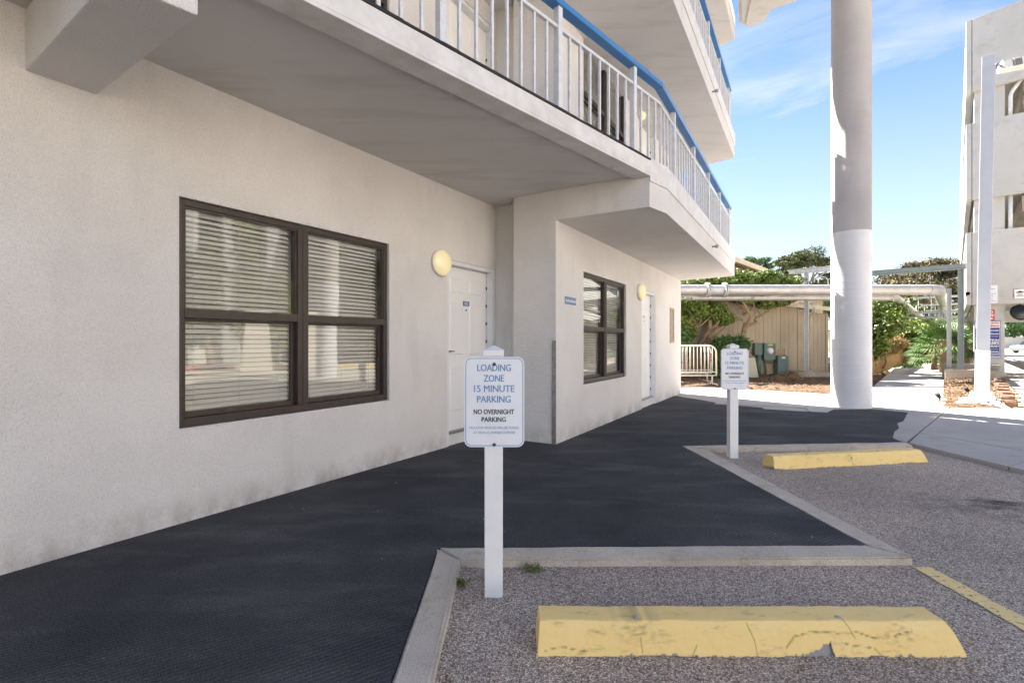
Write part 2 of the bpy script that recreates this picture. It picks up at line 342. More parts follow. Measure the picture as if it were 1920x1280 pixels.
class MB:
    def __init__(s): s.v = []; s.f = []; s.sm = []
    def add(s, vs, fs, smooth=False):
        n = len(s.v); s.v += [tuple(v) for v in vs]; s.f += [tuple(i + n for i in f) for f in fs]; s.sm += [smooth] * len(fs); return s
    def box(s, x0, x1, y0, y1, z0, z1, Mx=None):
        vs = [Vector((x, y, z)) for z in (z0, z1) for y in (y0, y1) for x in (x0, x1)]
        if Mx is not None: vs = [Mx @ v for v in vs]
        return s.add(vs, [(0, 2, 3, 1), (4, 5, 7, 6), (0, 1, 5, 4), (1, 3, 7, 5), (3, 2, 6, 7), (2, 0, 4, 6)])
    def prism(s, poly, z0, z1, Mx=None):
        """poly: plan points (counter-clockwise); z0, z1 numbers or per-point lists"""
        n = len(poly)
        a = sum(poly[i][0] * poly[(i + 1) % n][1] - poly[(i + 1) % n][0] * poly[i][1] for i in range(n))
        za = list(z0) if hasattr(z0, '__len__') else [z0] * n; zb = list(z1) if hasattr(z1, '__len__') else [z1] * n
        if a < 0: poly = poly[::-1]; za = za[::-1]; zb = zb[::-1]
        vs = [Vector((p[0], p[1], z)) for p, z in zip(poly, za)] + [Vector((p[0], p[1], z)) for p, z in zip(poly, zb)]
        if Mx is not None: vs = [Mx @ v for v in vs]
        return s.add(vs, [tuple(range(n))[::-1], tuple(range(n, 2 * n))] + [(i, (i + 1) % n, n + (i + 1) % n, n + i) for i in range(n)])
    def tube(s, pts, rad, seg=8, caps=True, smooth=True):
        pts = [Vector(p) for p in pts]; n = len(pts)
        rs = list(rad) if hasattr(rad, '__len__') else [rad] * n
        vs = []; up = None
        for i, p in enumerate(pts):
            t = (pts[min(i + 1, n - 1)] - pts[max(i - 1, 0)]).normalized()
            if up is None: up = Vector((0, 0, 1)) if abs(t.z) < .9 else Vector((1, 0, 0))
            a = t.cross(up); a = a.normalized() if a.length > 1e-6 else t.orthogonal().normalized()
            b = t.cross(a).normalized(); up = -b
            for k in range(seg):
                th = 2 * math.pi * k / seg; vs.append(p + (a * math.cos(th) + b * math.sin(th)) * rs[i])
        fs = [(i * seg + k, i * seg + (k + 1) % seg, (i + 1) * seg + (k + 1) % seg, (i + 1) * seg + k) for i in range(n - 1) for k in range(seg)]
        s.add(vs, fs, smooth)
        if caps:
            m = len(s.v) - n * seg; s.f += [tuple(m + k for k in range(seg))[::-1], tuple(m + (n - 1) * seg + k for k in range(seg))]; s.sm += [False, False]
        return s
    def lathe(s, prof, Mx=None, seg=24, smooth=True):
        Mx = Mx or I4; vs = []
        for r, z in prof:
            for k in range(seg): th = 2 * math.pi * k / seg; vs.append(Mx @ Vector((r * math.cos(th), r * math.sin(th), z)))
        n = len(prof)
        return s.add(vs, [(i * seg + k, i * seg + (k + 1) % seg, (i + 1) * seg + (k + 1) % seg, (i + 1) * seg + k) for i in range(n - 1) for k in range(seg)], smooth)
    def mesh(s, name, bevel=0):
        me = bpy.data.meshes.new(name); me.from_pydata(s.v, [], s.f)
        me.polygons.foreach_set('use_smooth', s.sm); me.validate(); me.update()
        if bevel:
            bm = bmesh.new(); bm.from_mesh(me)
            bmesh.ops.bevel(bm, geom=[e for e in bm.edges if len(e.link_faces) == 2 and e.calc_face_angle(0) > .5], offset=bevel, segments=2, profile=.6, affect='EDGES')
            bm.to_mesh(me); bm.free()
        return me
    def build(s, name, m, parent=None, bevel=0, Mw=None, fixn=False):
        me = s.mesh(name, bevel)
        if fixn:
            bm = bmesh.new(); bm.from_mesh(me); bmesh.ops.recalc_face_normals(bm, faces=bm.faces); bm.to_mesh(me); bm.free()
        return link(name, me, m, parent, Mw)

def gp(px, py, z=.045):
    """plan position of a ground feature measured on the photograph, on the level z"""
    Y = (CAM_H - z) * F_PX / (py - 640.0); return ((px - 960.0) / F_PX * Y, Y)
def at(px, py, Y): return Vector(((px - 960.0) / F_PX * Y, Y, CAM_H - (py - 640.0) / F_PX * Y))
def frame(o, d, z=0):
    """local x along d, local y into the wall (away from the viewer), z up"""
    d = Vector((d[0], d[1])).normalized()
    return Matrix(((d.x, -d.y, 0, o[0]), (d.y, d.x, 0, o[1]), (0, 0, 1, z), (0, 0, 0, 1)))
def upright(Mx, u, y, z, rot=0):
    """matrix for flat print: print x -> wall x, print y -> up, facing out of the wall"""
    return Mx @ Matrix.Translation((u, y, z)) @ Matrix.Rotation(R(90), 4, 'X')
def text_mesh(s, w, h, weight=0.0):
    cu = bpy.data.curves.new('t', 'FONT'); cu.body = s; cu.size = 1; cu.offset = weight; cu.extrude = .002; cu.resolution_u = 3
    o = bpy.data.objects.new('t', cu); C.objects.link(o)
    dg = bpy.context.evaluated_depsgraph_get(); me = bpy.data.meshes.new_from_object(o.evaluated_get(dg))
    bpy.data.objects.remove(o); bpy.data.curves.remove(cu)
    co = np.empty(len(me.vertices) * 3); me.vertices.foreach_get('co', co); co = co.reshape(-1, 3)
    lo = co.min(0); hi = co.max(0)
    co[:, 0] = (co[:, 0] - (lo[0] + hi[0]) / 2) * (w / (hi[0] - lo[0])); co[:, 1] = (co[:, 1] - (lo[1] + hi[1]) / 2) * (h / (hi[1] - lo[1])); co[:, 2] *= .2
    me.vertices.foreach_set('co', co.ravel()); me.update(); me.name = 'lettering'; me.materials.clear()
    bm = bmesh.new(); bm.from_mesh(me)
    for k in (-1, 1):
        ge = bmesh.ops.duplicate(bm, geom=bm.verts[:] + bm.edges[:] + bm.faces[:]) if k == -1 else None
        if ge: bmesh.ops.translate(bm, verts=[g_ for g_ in ge['geom'] if isinstance(g_, bmesh.types.BMVert)], vec=(h * .055, h * .01, .00012))
    bm.to_mesh(me); bm.free(); return me
def rrect(w, h, r, n=6):
    pts = []
    for cx, cy, a0 in ((w / 2 - r, h / 2 - r, 0), (-w / 2 + r, h / 2 - r, 90), (-w / 2 + r, -h / 2 + r, 180), (w / 2 - r, -h / 2 + r, 270)):
        for k in range(n + 1): a = R(a0 + 90 * k / n); pts.append((cx + r * math.cos(a), cy + r * math.sin(a)))
    return pts

# foliage
def leaf_object(name, pts, size, m, parent, tint, flat=0.0, aspect=.5, droop=0):
    n = len(pts); pts = np.asarray(pts, float); size = np.asarray(size, float) * np.ones(n)
    a = rng.normal(size=(n, 3)); a[:, 2] *= (1 - flat); a[:, 2] -= droop; a /= np.linalg.norm(a, axis=1)[:, None]
    b = rng.normal(size=(n, 3)); b[:, 2] *= (1 - flat); b -= (a * b).sum(1)[:, None] * a; b /= np.linalg.norm(b, axis=1)[:, None]
    a *= size[:, None] / 2; b *= (size * aspect)[:, None] / 2
    v = np.stack([pts - a, pts - b, pts + a, pts + b], 1).reshape(-1, 3)
    me = bpy.data.meshes.new(name); me.vertices.add(4 * n); me.vertices.foreach_set('co', v.ravel())
    me.loops.add(4 * n); me.loops.foreach_set('vertex_index', np.arange(4 * n, dtype=np.int32))
    me.polygons.add(n); me.polygons.foreach_set('loop_start', np.arange(0, 4 * n, 4, dtype=np.int32)); me.polygons.foreach_set('loop_total', np.full(n, 4, dtype=np.int32))
    me.update(); me.validate()
    at_ = me.attributes.new('tint', 'FLOAT', 'FACE'); at_.data.foreach_set('value', np.clip(tint, 0, 1).astype(np.float32))
    return link(name, me, m, parent)
def clumps(ells, per, k_sub=26, spread=.22, shell=.55):
    """points in lumpy ellipsoids: sub-clumps near each ellipsoid's shell leave gaps between them"""
    P = []; T = []
    for (cx, cy, cz, rx, ry, rz) in ells:
        d = rng.normal(size=(k_sub, 3)); d /= np.linalg.norm(d, axis=1)[:, None]
        r = shell + (1 - shell) * rng.random(k_sub); c = d * r[:, None]
        idx = rng.integers(0, k_sub, per); q = c[idx] + rng.normal(size=(per, 3)) * spread
        tt = rng.random(k_sub)
        P.append(q * np.array([rx, ry, rz]) + np.array([cx, cy, cz]))
        T.append(.2 + .5 * tt[idx] + .35 * rng.random(per))
    return np.concatenate(P), np.concatenate(T)
def limb(mb, p0, p1, r0, r1, wob=.12, n=6, seg=7):
    p0 = Vector(p0); p1 = Vector(p1); L = (p1 - p0).length; pts = []
    ph = random.random() * 9
    for i in range(n + 1):
        t = i / n; q = p0.lerp(p1, t)
        off = Vector((mnoise.noise(Vector((ph, t * 2.3, 0))), mnoise.noise(Vector((ph + 5, t * 2.3, 1))), mnoise.noise(Vector((ph + 9, t * 2.3, 2))) * .5)) * wob * L * math.sin(math.pi * t) * 2
        pts.append(q + off)
    mb.tube(pts, [r0 + (r1 - r0) * i / n for i in range(n + 1)], seg); return pts[-1]

# ------------------------------------------------------------------ ground
g = MB(); g.add([(-300, -300, -.06), (500, -300, -.06), (500, 700, -.06), (-300, 700, -.06)], [(0, 1, 2, 3)])
structure(g.build('ground', M['ground']))
lot = MB(); lot.prism([(-.31, -20), (9.6, -20), (10.0, 8.4), (5.6, 8.4), (5.6, 6.0), (2.2, 6.0), (2.2, 2.9), (-.31, 2.9)], -.3, 0)
structure(lot.build('parking_lot', M['asphalt']))
lot2 = MB(); lot2.prism([(9.62, -40), (60, -40), (60, 13.98), (10.02, 13.98), (10.02, 8.4)], -.3, -.006); structure(lot2.build('street', M['pavement']))
# garage floor and drive beyond
drv = MB(); drv.prism([(10.0, 14.0), (60, 14.0), (140, 60), (140, 140), (30, 140), (16.2, 17.0)], -.3, -.004)
structure(drv.build('driveway', M['concrete']))

# kerbs: square zigzag round the parking bays (each straight run its own piece)
KW = .15; KT = .048
def kerb(name, poly, bev=.012):
    mb = MB(); mb.prism(poly, -.15, KT)
    me = mb.mesh(name)
    bm = bmesh.new(); bm.from_mesh(me)
    es = [e for e in bm.edges if abs(e.verts[0].co.x - e.verts[1].co.x) + abs(e.verts[0].co.y - e.verts[1].co.y) > .25]
    bmesh.ops.subdivide_edges(bm, edges=es, cuts=34, use_grid_fill=True)
    for v in bm.verts:
        if v.co.z > 0:
            q = v.co * 6; v.co.z += .003 * mnoise.noise(q) + .002 * mnoise.noise(q * 5)
            q = v.co * 9; v.co.x += .004 * mnoise.noise(q + Vector((7, 0, 0))); v.co.y += .004 * mnoise.noise(q + Vector((0, 7, 0)))
    bmesh.ops.bevel(bm, geom=[e for e in bm.edges if len(e.link_faces) == 2 and e.calc_face_angle(0) > 1.0 and (e.verts[0].co.z + e.verts[1].co.z) > .05], offset=bev, segments=2, affect='EDGES')
    bm.to_mesh(me); bm.free()
    return structure(link(name, me, M['kerb']))
kerb('kerb', [(-.445, -3), (-.295, -3), (-.295, 2.80), (-.445, 2.95)])
kerb('kerb', [(-.445, 2.952), (-.293, 2.802), (2.33, 2.83), (2.18, 3.00)])
kerb('kerb', [(2.332, 2.834), (2.262, 5.68), (2.045, 5.84), (2.182, 3.003)])
kerb('kerb', [(2.048, 5.845), (2.264, 5.685), (4.86, 5.90), (4.90, 6.06)])

# base slab under the carpet and the walkways
base = MB(); base.prism([(-9, -3), (-.44, -3), (-.44, 2.951), (2.18, 3.004), (2.045, 5.845), (4.9, 6.06), (8.6, 9.6), (8.1, 11.3), (4.6, 13.8), (1.5, 12), (-9, 2)], -.3, .018)
structure(base.build('walkway_bed', M['concrete']))

# ribbed carpet with its ragged far edge
far_edge = [(1262, 741.5), (1310, 748.5), (1343, 754.5), (1338, 757), (1390, 760.5), (1429, 764), (1433, 766.5), (1490, 770), (1551, 773), (1562, 767.5),
            (1632, 766), (1702, 773), (1694, 789), (1682, 793), (1686, 802), (1677, 809), (1674, 820.5), (1686, 826)]
cp = [gp(x, y, .045) for x, y in far_edge]
carpet = [(-8, -3), (-.448, -3), (-.448, 2.956), (2.176, 3.008), (2.04, 5.846), (2.05, 5.852), (4.84, 6.066)] + cp[::-1] + [(3.3, 11.0), (0, 6.9), (-3, 2.9)]
cb = MB(); cb.prism(carpet, .019, .046)
structure(cb.build('carpet', M['carpet']))

# concrete walk: separate poured slabs with open joints
G = Vector((.673, .74)); GN = Vector((-.74, .673))
walk = structure(link('concrete_walk', None))
def slab(poly, top=.045, m='concrete', bev=.006):
    cx = sum(p[0] for p in poly) / len(poly); cy = sum(p[1] for p in poly) / len(poly)
    q = []
    for p in poly:
        d = Vector((cx - p[0], cy - p[1])); L = d.length; q.append((p[0] + d.x / L * .007, p[1] + d.y / L * .007))
    mb = MB(); mb.prism(q, -.12, top); return mb.build('slab', M[m], walk, bevel=bev)
J0 = (4.93, 6.08)
slab([(4.93, 6.05), (5.60, 6.69), (5.93, 5.4), (5.0, 4.9)]); slab([(5.0, 4.9), (5.93, 5.4), (6.55, 3.0), (5.3, 2.5)])
slab([(5.61, 6.70), (8.23, 9.15), (8.70, 8.05), (5.94, 5.42)]); slab([(8.23, 9.15), (8.62, 9.5), (9.4, 9.12), (10.1, 8.75), (10.9, 7.6), (9.1, 6.0), (7.6, 7.0)][:1] + [(8.66, 9.55), (9.5, 9.05), (10.4, 8.6), (11.4, 8.0), (8.72, 8.06)])
slab([(5.95, 5.40), (8.71, 8.04), (11.4, 7.98), (12, 3.0), (6.57, 3.0)])
def wp(s, t):  # walkway coordinates: s along, t across
    o = Vector((8.35, 10.1)); return tuple(o + G * s + GN * t)
slab([J0, (8.22, 9.16), (8.64, 9.56), (7.3, 10.7), (5.6, 9.3), (4.9, 7.6)], .044)
slab([(3.2, 10.2), (5.58, 9.32), (7.28, 10.72), (5.1, 12.55), (3.9, 11.2)], .044)
slab([(3.9, 11.25), (5.08, 12.57), (4.6, 13.6), (3.2, 13.9), (3.0, 11.9)], .044)
slab([(5.1, 12.57), (7.3, 10.74), (8.0, 11.25), (4.9, 13.85), (4.7, 13.4)], .044)
slab([(7.32, 10.72), (8.66, 9.58), (10.2, 11.5), (9.2, 12.55), (8.02, 11.25)], .044)
prevL, prevR = Vector((9.2, 12.55)), Vector((10.2, 11.5))
for k in range(5):
    t1 = (k + 1) / 5
    nl = Vector((9.2, 12.55)).lerp(Vector((18.0, 22.9)), t1); nr = Vector((10.2, 11.5)).lerp(Vector((21.0, 23.6)), t1)
    slab([tuple(prevL), tuple(prevR), tuple(nr), tuple(nl)], .044); prevL, prevR = nl, nr

# yellow bay line with worn, uneven edges
ln = MB(); L = []; Rr = []
for i in range(90):
    t = i / 89; y = 2.80 - t * 4.2; x0 = 2.305 - .035 * t; x1 = x0 + .105
    j = .009 * mnoise.noise(Vector((y * 9, 0, 0))) + .005 * mnoise.noise(Vector((y * 31, 3, 0)))
    k = .009 * mnoise.noise(Vector((y * 8, 5, 0))) + .005 * mnoise.noise(Vector((y * 33, 9, 0)))
    L.append((x0 + j, y, .004)); Rr.append((x1 + k, y, .004))
ln.add(L + Rr, [(i, i + 1, 90 + i + 1, 90 + i) for i in range(89)][::1])
for nm in ('bay_line',):
    o = ln.build(nm, M['line'], fixn=True); structure(o)
ln2 = MB(); ln2.add([(4.75, 2.0, .004), (4.86, 2.0, .004), (4.9, -2, .004), (4.79, -2, .004)], [(3, 2, 1, 0)]); structure(ln2.build('bay_line', M['line']))

# ------------------------------------------------------------------ the hotel
LV = 2.66
D1 = (.623, 1.0); D2 = (.605, 1.0)
F1 = frame((-4.374, 0), D1)          # wall of the near unit
F2 = frame((.533, 5.93), D2)         # wall of the far unit
K1 = math.hypot(*D1); K2 = math.hypot(*D2)
B = (1.512, 5.345); KK = (1.79, 5.63); E = (5.03, 11.0); WE = (4.09, 11.84)
P0 = (.021, 6.236); P1 = (.533, 5.93)
NLEV = 3; TOP = 8.40
hotel = thing('hotel', 'stuccoed hotel with stepped balconies, white railings and blue handrails, along the left', 'building', (-1, 6, 0))

def wall_grid(mb, Mx, u0, u1, z0, z1, openings, depth):
    us = sorted({u0, u1, *[o[0] for o in openings], *[o[1] for o in openings]}); zs = sorted({z0, z1, *[o[2] for o in openings], *[o[3] for o in openings]})
    for a, b in zip(us, us[1:]):
        for c, d in zip(zs, zs[1:]):
            if any(o[0] <= a and b <= o[1] and o[2] <= c and d <= o[3] for o in openings): continue
            mb.add([Mx @ Vector(p) for p in ((a, 0, c), (b, 0, c), (b, 0, d), (a, 0, d))], [(0, 1, 2, 3)])
    for (a, b, c, d) in openings:
        for q in (((a, 0, c), (a, depth, c), (a, depth, d), (a, 0, d)), ((b, 0, c), (b, 0, d), (b, depth, d), (b, depth, c)),
                  ((a, 0, d), (a, depth, d), (b, depth, d), (b, 0, d)), ((a, 0, c), (b, 0, c), (b, depth, c), (a, depth, c))):
            mb.add([Mx @ Vector(p) for p in q], [(0, 1, 2, 3)])
W1 = (3.942, 5.888, .70, 2.30); DR1 = (6.81, 7.83, -.1, 2.28)
W2 = ((6.67 - 5.93) * K2, (8.25 - 5.93) * K2, .71, 2.26); DR2 = ((9.02 - 5.93) * K2, (9.89 - 5.93) * K2, -.1, 2.27)
op1 = []; op2 = []
for k in (0, 1):
    dz = k * LV + (.62 if k else 0)    # upper floor level 3.30
    op1 += [(W1[0], W1[1], W1[2] + dz, W1[3] + dz), (DR1[0], DR1[1], DR1[2] + dz + (.1 if k else 0), DR1[3] + dz)]
    op2 += [(W2[0], W2[1], W2[2] + dz, W2[3] + dz), (DR2[0], DR2[1], DR2[2] + dz + (.1 if k else 0), DR2[3] + dz)]
U1E = 6.67 * K1
U2E = (11.84 - 5.93) * K2
mb = MB(); wall_grid(mb, F1, -9, U1E, -.2, TOP, op1, .16); mb.build('wall', M['stucco'], hotel)
mb = MB(); wall_grid(mb, F2, 0, U2E, -.2, TOP, op2, .16); mb.build('wall', M['stucco'], hotel)
# return between the units, end wall and back
mb = MB(); c0 = F1 @ Vector((U1E, 0, 0)); c1 = F1 @ Vector((U1E, -.42, 0))
mb.add([(c0.x, c0.y, -.2), (c1.x, c1.y, -.2), (c1.x, c1.y, TOP), (c0.x, c0.y, TOP)], [(0, 1, 2, 3)]); mb.build('return_wall', M['stucco'], hotel, fixn=False)
mb = MB(); q = F2 @ Vector((U2E, 0, 0)); q2 = F2 @ Vector((U2E, 9, 0)); q3 = F1 @ Vector((-9, 9, 0)); q4 = F1 @ Vector((-9, 0, 0))
for a, b in ((q, q2), (q2, q3), (q3, q4)): mb.add([(a.x, a.y, -.2), (b.x, b.y, -.2), (b.x, b.y, TOP), (a.x, a.y, TOP)], [(0, 1, 2, 3)])
mb.build('end_wall', M['stucco'], hotel)
roofpoly = [(-9.5, -8), (-3.8, -1.5), tuple(B), tuple(KK), tuple(E), (4.3, 12.1), (-3.6, 17.0), (-17, 0)]
roofpoly = [(-9.5, -8), (-3.9, -1.5), (1.30, 5.36), (1.6, 5.75), (4.75, 11.0), (4.0, 11.9), (-3.6, 17.0), (-17, 0)]
mb = MB(); mb.prism(roofpoly, TOP, TOP + .22); mb.build('roof', M['soffit'], hotel)

def dirn(a, b): v = Vector((b[0] - a[0], b[1] - a[1])).normalized(); return v
e1 = dirn((-.966, 2.752), B)
A0 = tuple(Vector(B) - e1 * 9.1)
n1_ = Vector((-e1.y, e1.x))           # inward
for k in range(NLEV):
    z = k * LV
    # pier nose between the units
    mb = MB(); zlo = -.2 if k == 0 else 3.30 + (k - 1) * LV
    pw = [P0, P1, tuple(Vector(P1) + Vector((.50, .83)) * .5), tuple(Vector(P0) + Vector((.40, .83)) * .55)]
    mb.prism(pw, zlo, 2.78 + z); mb.build('pier', M['stucco'], hotel)
    # near balcony slab with drip lip
    wl0 = F1 @ Vector((U1E - .02, .06, 0)); wl1 = F1 @ Vector((-2.4, .06, 0))
    mb = MB(); mb.prism([A0, tuple(Vector(B) - e1 * .004), tuple(Vector(P1) + Vector((-.03, -.005))), tuple(Vector(P0) + Vector((.0, -.004))), (wl0.x + .25, wl0.y), (wl0.x, wl0.y), (wl1.x, wl1.y)], 3.14 + z, 3.285 + z)
    mb.build('balcony_slab', M['soffit'], hotel)
    fo = Vector(A0) - n1_ * .012; fb = Vector(B) - n1_ * .012
    mb = MB(); mb.prism([tuple(fo), tuple(fb - e1 * .005), tuple(fb - e1 * .005 + n1_ * .19), tuple(fo + n1_ * .19)], 3.112 + z, 3.138 + z)
    mb.prism([tuple(fo), tuple(fb - e1 * .005), tuple(fb - e1 * .005 + n1_ * .011), tuple(fo + n1_ * .011)], 3.138 + z, 3.283 + z)
    mb.build('fascia', M['trim'], hotel, bevel=.004)
    mb = MB()
    N_ = 60
    for i in range(N_):
        a = Vector(A0).lerp(Vector(B), i / N_); b = Vector(A0).lerp(Vector(B), (i + 1) / N_)
        w = .014 + .010 * mnoise.noise(Vector((i * .6, k, 0)))
        mb.prism([tuple(a - n1_ * (.013 + w * .4)), tuple(b - n1_ * (.013 + w * .4)), tuple(b + n1_ * .05), tuple(a + n1_ * .05)], 3.2855 + z, 3.2995 + z + w * .3)
    mb.build('deck_membrane', M['dark'], hotel)
    # thick slab of the far unit, running out from the pier
    mb = MB(); mb.prism([P0, P1, B, KK, E, WE, tuple(Vector(WE) + Vector((-.12, .02))), (.6, 6.75), (.22, 6.6)], 2.78 + z, 3.285 + z)
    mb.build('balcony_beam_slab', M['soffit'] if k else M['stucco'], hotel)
    # metal flashing round it
    mb = MB(); off = .014
    def outl(d):
        e2 = dirn(KK, E); n2 = Vector((-e2.y, e2.x)); e3 = dirn(B, KK); n3 = Vector((-e3.y, e3.x))
        e4 = dirn(E, WE); n4 = Vector((-e4.y, e4.x))
        return [Vector(B) - n3 * d - e3 * d, Vector(KK) - (n2 + n3).normalized() * d, Vector(E) - (n2 + n4).normalized() * d * 1.3, Vector(WE) - n4 * d]
    o_, i_ = outl(off), outl(.002)
    mb.prism([tuple(p) for p in o_] + [tuple(p) for p in i_[::-1]], 3.06 + z, 3.31 + z)
    mb.build('flashing', M['trim'], hotel, bevel=.002)
# left bay beam
mb = MB(); mb.prism([(-2.60, 3.01), (-1.446, 2.243), (-1.668, 2.012), (-2.78, 2.75)], 2.80, 3.1385); mb.build('beam', M['stucco'], hotel, bevel=.01)
# galvanised corner guard on the pier
mb = MB(); Fp = frame(P0, dirn(P0, P1)); Lp = (Vector(P1) - Vector(P0)).length
mb.box(Lp - .052, Lp + .004, -.006, -.001, .046, 1.31, Fp); mb.box(-.0052, -.0012, -.005, .05, .046, 1.31, F2 @ Matrix.Translation((.0, 0, 0)))
mb.build('corner_guard', M['galv'], hotel)
# base plinth strip where the stucco meets the deck: rough render toe
def window(Mx, w, z0, name='window'):
    """bronze aluminium window, two double-hung lights, blinds and a dim room behind; Mx origin = lower left of the opening"""
    h = w[3] - w[2]; wd = w[1] - w[0]
    T = Mx @ Matrix.Translation((w[0], 0, w[2] + z0))
    fr = MB(); ft = .048
    fr.box(.002, ft, .03, .13, .002, h - .002, T); fr.box(wd - ft, wd - .002, .03, .13, .002, h - .002, T)
    fr.box(ft, wd - ft, .031, .129, .002, ft + .012, T); fr.box(ft, wd - ft, .031, .129, h - ft, h - .002, T)
    fr.box(wd / 2 - .05, wd / 2 + .05, .022, .128, ft + .012, h - ft, T); fr.box(wd / 2 - .006, wd / 2 + .006, .016, .0218, ft, h - ft, T)
    fr.box(.012, .034, .022, .0298, .01, h - .01, T)
    root = fr.build(name, M['brown'], hotel, bevel=.004)
    md = h * .497
    for s in (0, 1):
        a = ft if s == 0 else wd / 2 + .05; b = wd / 2 - .05 if s == 0 else wd - ft
        sh = MB()
        sh.box(a, b, .026, .075, md - .03, md + .034, T)
        sh.box(a, a + .012, .040, .07, md + .034, h - ft, T); sh.box(b - .012, b, .040, .07, md + .034, h - ft, T); sh.box(a + .012, b - .012, .040, .07, h - ft - .014, h - ft, T)
        sh.box(a, a + .026, .078, .112, ft + .012, md - .03, T); sh.box(b - .026, b, .078, .112, ft + .012, md - .03, T)
        sh.box(a + .026, b - .026, .079, .111, ft + .012, ft + .05, T); sh.box(a + .026, b - .026, .079, .111, md - .05, md - .031, T)
        sh.build('sash', M['brown'], root, bevel=.003)
        for (p, q, r_, t, y) in ((a + .012, b - .012, md + .034, h - ft - .014, .056), (a + .026, b - .026, ft + .05, md - .05, .095)):
            gm = MB(); gm.add([T @ Vector(v) for v in ((p, y, r_), (q, y, r_), (q, y, t), (p, y, t))], [(0, 1, 2, 3)]); gm.build('pane', M['glass'], root)
        # venetian blind
        n = int((h - .12) / .037)
        for i in range(n):
            zz = h - .075 - i * .037
            tilt = R(36 + 3 * math.sin(i * 1.7 + s))
            Mw = T @ Matrix.Translation(((a + b) / 2, .150, zz)) @ Matrix.Rotation(tilt, 4, 'X') @ Matrix.Rotation(R(.25) * math.sin(i * 2.3), 4, 'Y') @ Matrix.Scale((b - a - .03), 4, (1, 0, 0))
            link('blind_slat', slat_me, M['blind'], root, Mw)
        hr = MB(); hr.box(a + .005, b - .005, .14, .19, h - .075, h - .03, T); hr.build('blind_headrail', M['blind'], root)
        hr = MB(); hr.box(a + .012, b - .012, .14, .19, .052, .07, T); hr.build('blind_bottom_rail', M['blind'], root)
        cd = MB()
        for t_ in (.12, .5, .88):
            x = a + (b - a) * t_; cd.box(x - .0012, x + .0012, .136, .1385, .06, h - .05, T); cd.box(x - .0012, x + .0012, .1915, .194, .06, h - .05, T)
        cd.build('blind_cord', M['blind'], root)
    rm = MB()
    x0, x1, y0, y1 = -.15, wd + .15, .16, .42; zb, zt = -.25, h + .1
    for qd in (((x0, y1, zb), (x1, y1, zb), (x1, y1, zt), (x0, y1, zt)), ((x0, y0, zb), (x0, y1, zb), (x0, y1, zt), (x0, y0, zt)), ((x1, y1, zb), (x1, y0, zb), (x1, y0, zt), (x1, y1, zt)),
               ((x0, y0, zb), (x1, y0, zb), (x1, y1, zb), (x0, y1, zb)), ((x0, y1, zt), (x1, y1, zt), (x1, y0, zt), (x0, y0, zt))):
        rm.add([T @ Vector(v) for v in qd], [(0, 1, 2, 3)])
    rm.build('room', M['room'], root)
    sl = MB(); sl.box(-.004, wd + .004, -.004, .03, -.012, .0, T); sl.build('sill', M['trim'], root, bevel=.003)
    return root
_s = MB(); prof = [(-.024, 0), (-.012, .0022), (0, .003), (.012, .0022), (.024, 0)]
_vs = [(x, y, z) for x in (-.5, .5) for y, z in prof] + [(x, y, z - .0008) for x in (-.5, .5) for y, z in prof]
_s.add(_vs, [(i, i + 5, i + 6, i + 1) for i in range(4)] + [(10 + i, 11 + i, 16 + i, 15 + i) for i in range(4)], True); slat_me = _s.mesh('blind_slat'); slat_me.materials.append(M['blind'])

def door_leaf(wd, h):
    """six-panel door, front facing -y, origin lower left"""
    bm = bmesh.new()
    st = .115 * wd / .91; mid = .10
    xs = [0, st, wd / 2 - mid / 2, wd / 2 + mid / 2, wd - st, wd]
    zs = [0, .22, .80, .92, 1.60, 1.70, 1.91, h]
    vg = {}
    for i, x in enumerate(xs):
        for j, z in enumerate(zs): vg[i, j] = bm.verts.new((x, 0, z))
    pan = []
    for i in range(5):
        for j in range(7):
            f = bm.faces.new((vg[i, j], vg[i + 1, j], vg[i + 1, j + 1], vg[i, j + 1]))
            if i in (1, 3) and j in (1, 3, 5): pan.append(f)
    bmesh.ops.inset_individual(bm, faces=pan, thickness=.014, depth=-.011)
    bmesh.ops.inset_individual(bm, faces=pan, thickness=.022, depth=0)
    bmesh.ops.inset_individual(bm, faces=pan, thickness=.014, depth=.009)
    me = bpy.data.meshes.new('door'); bm.to_mesh(me); bm.free(); return me
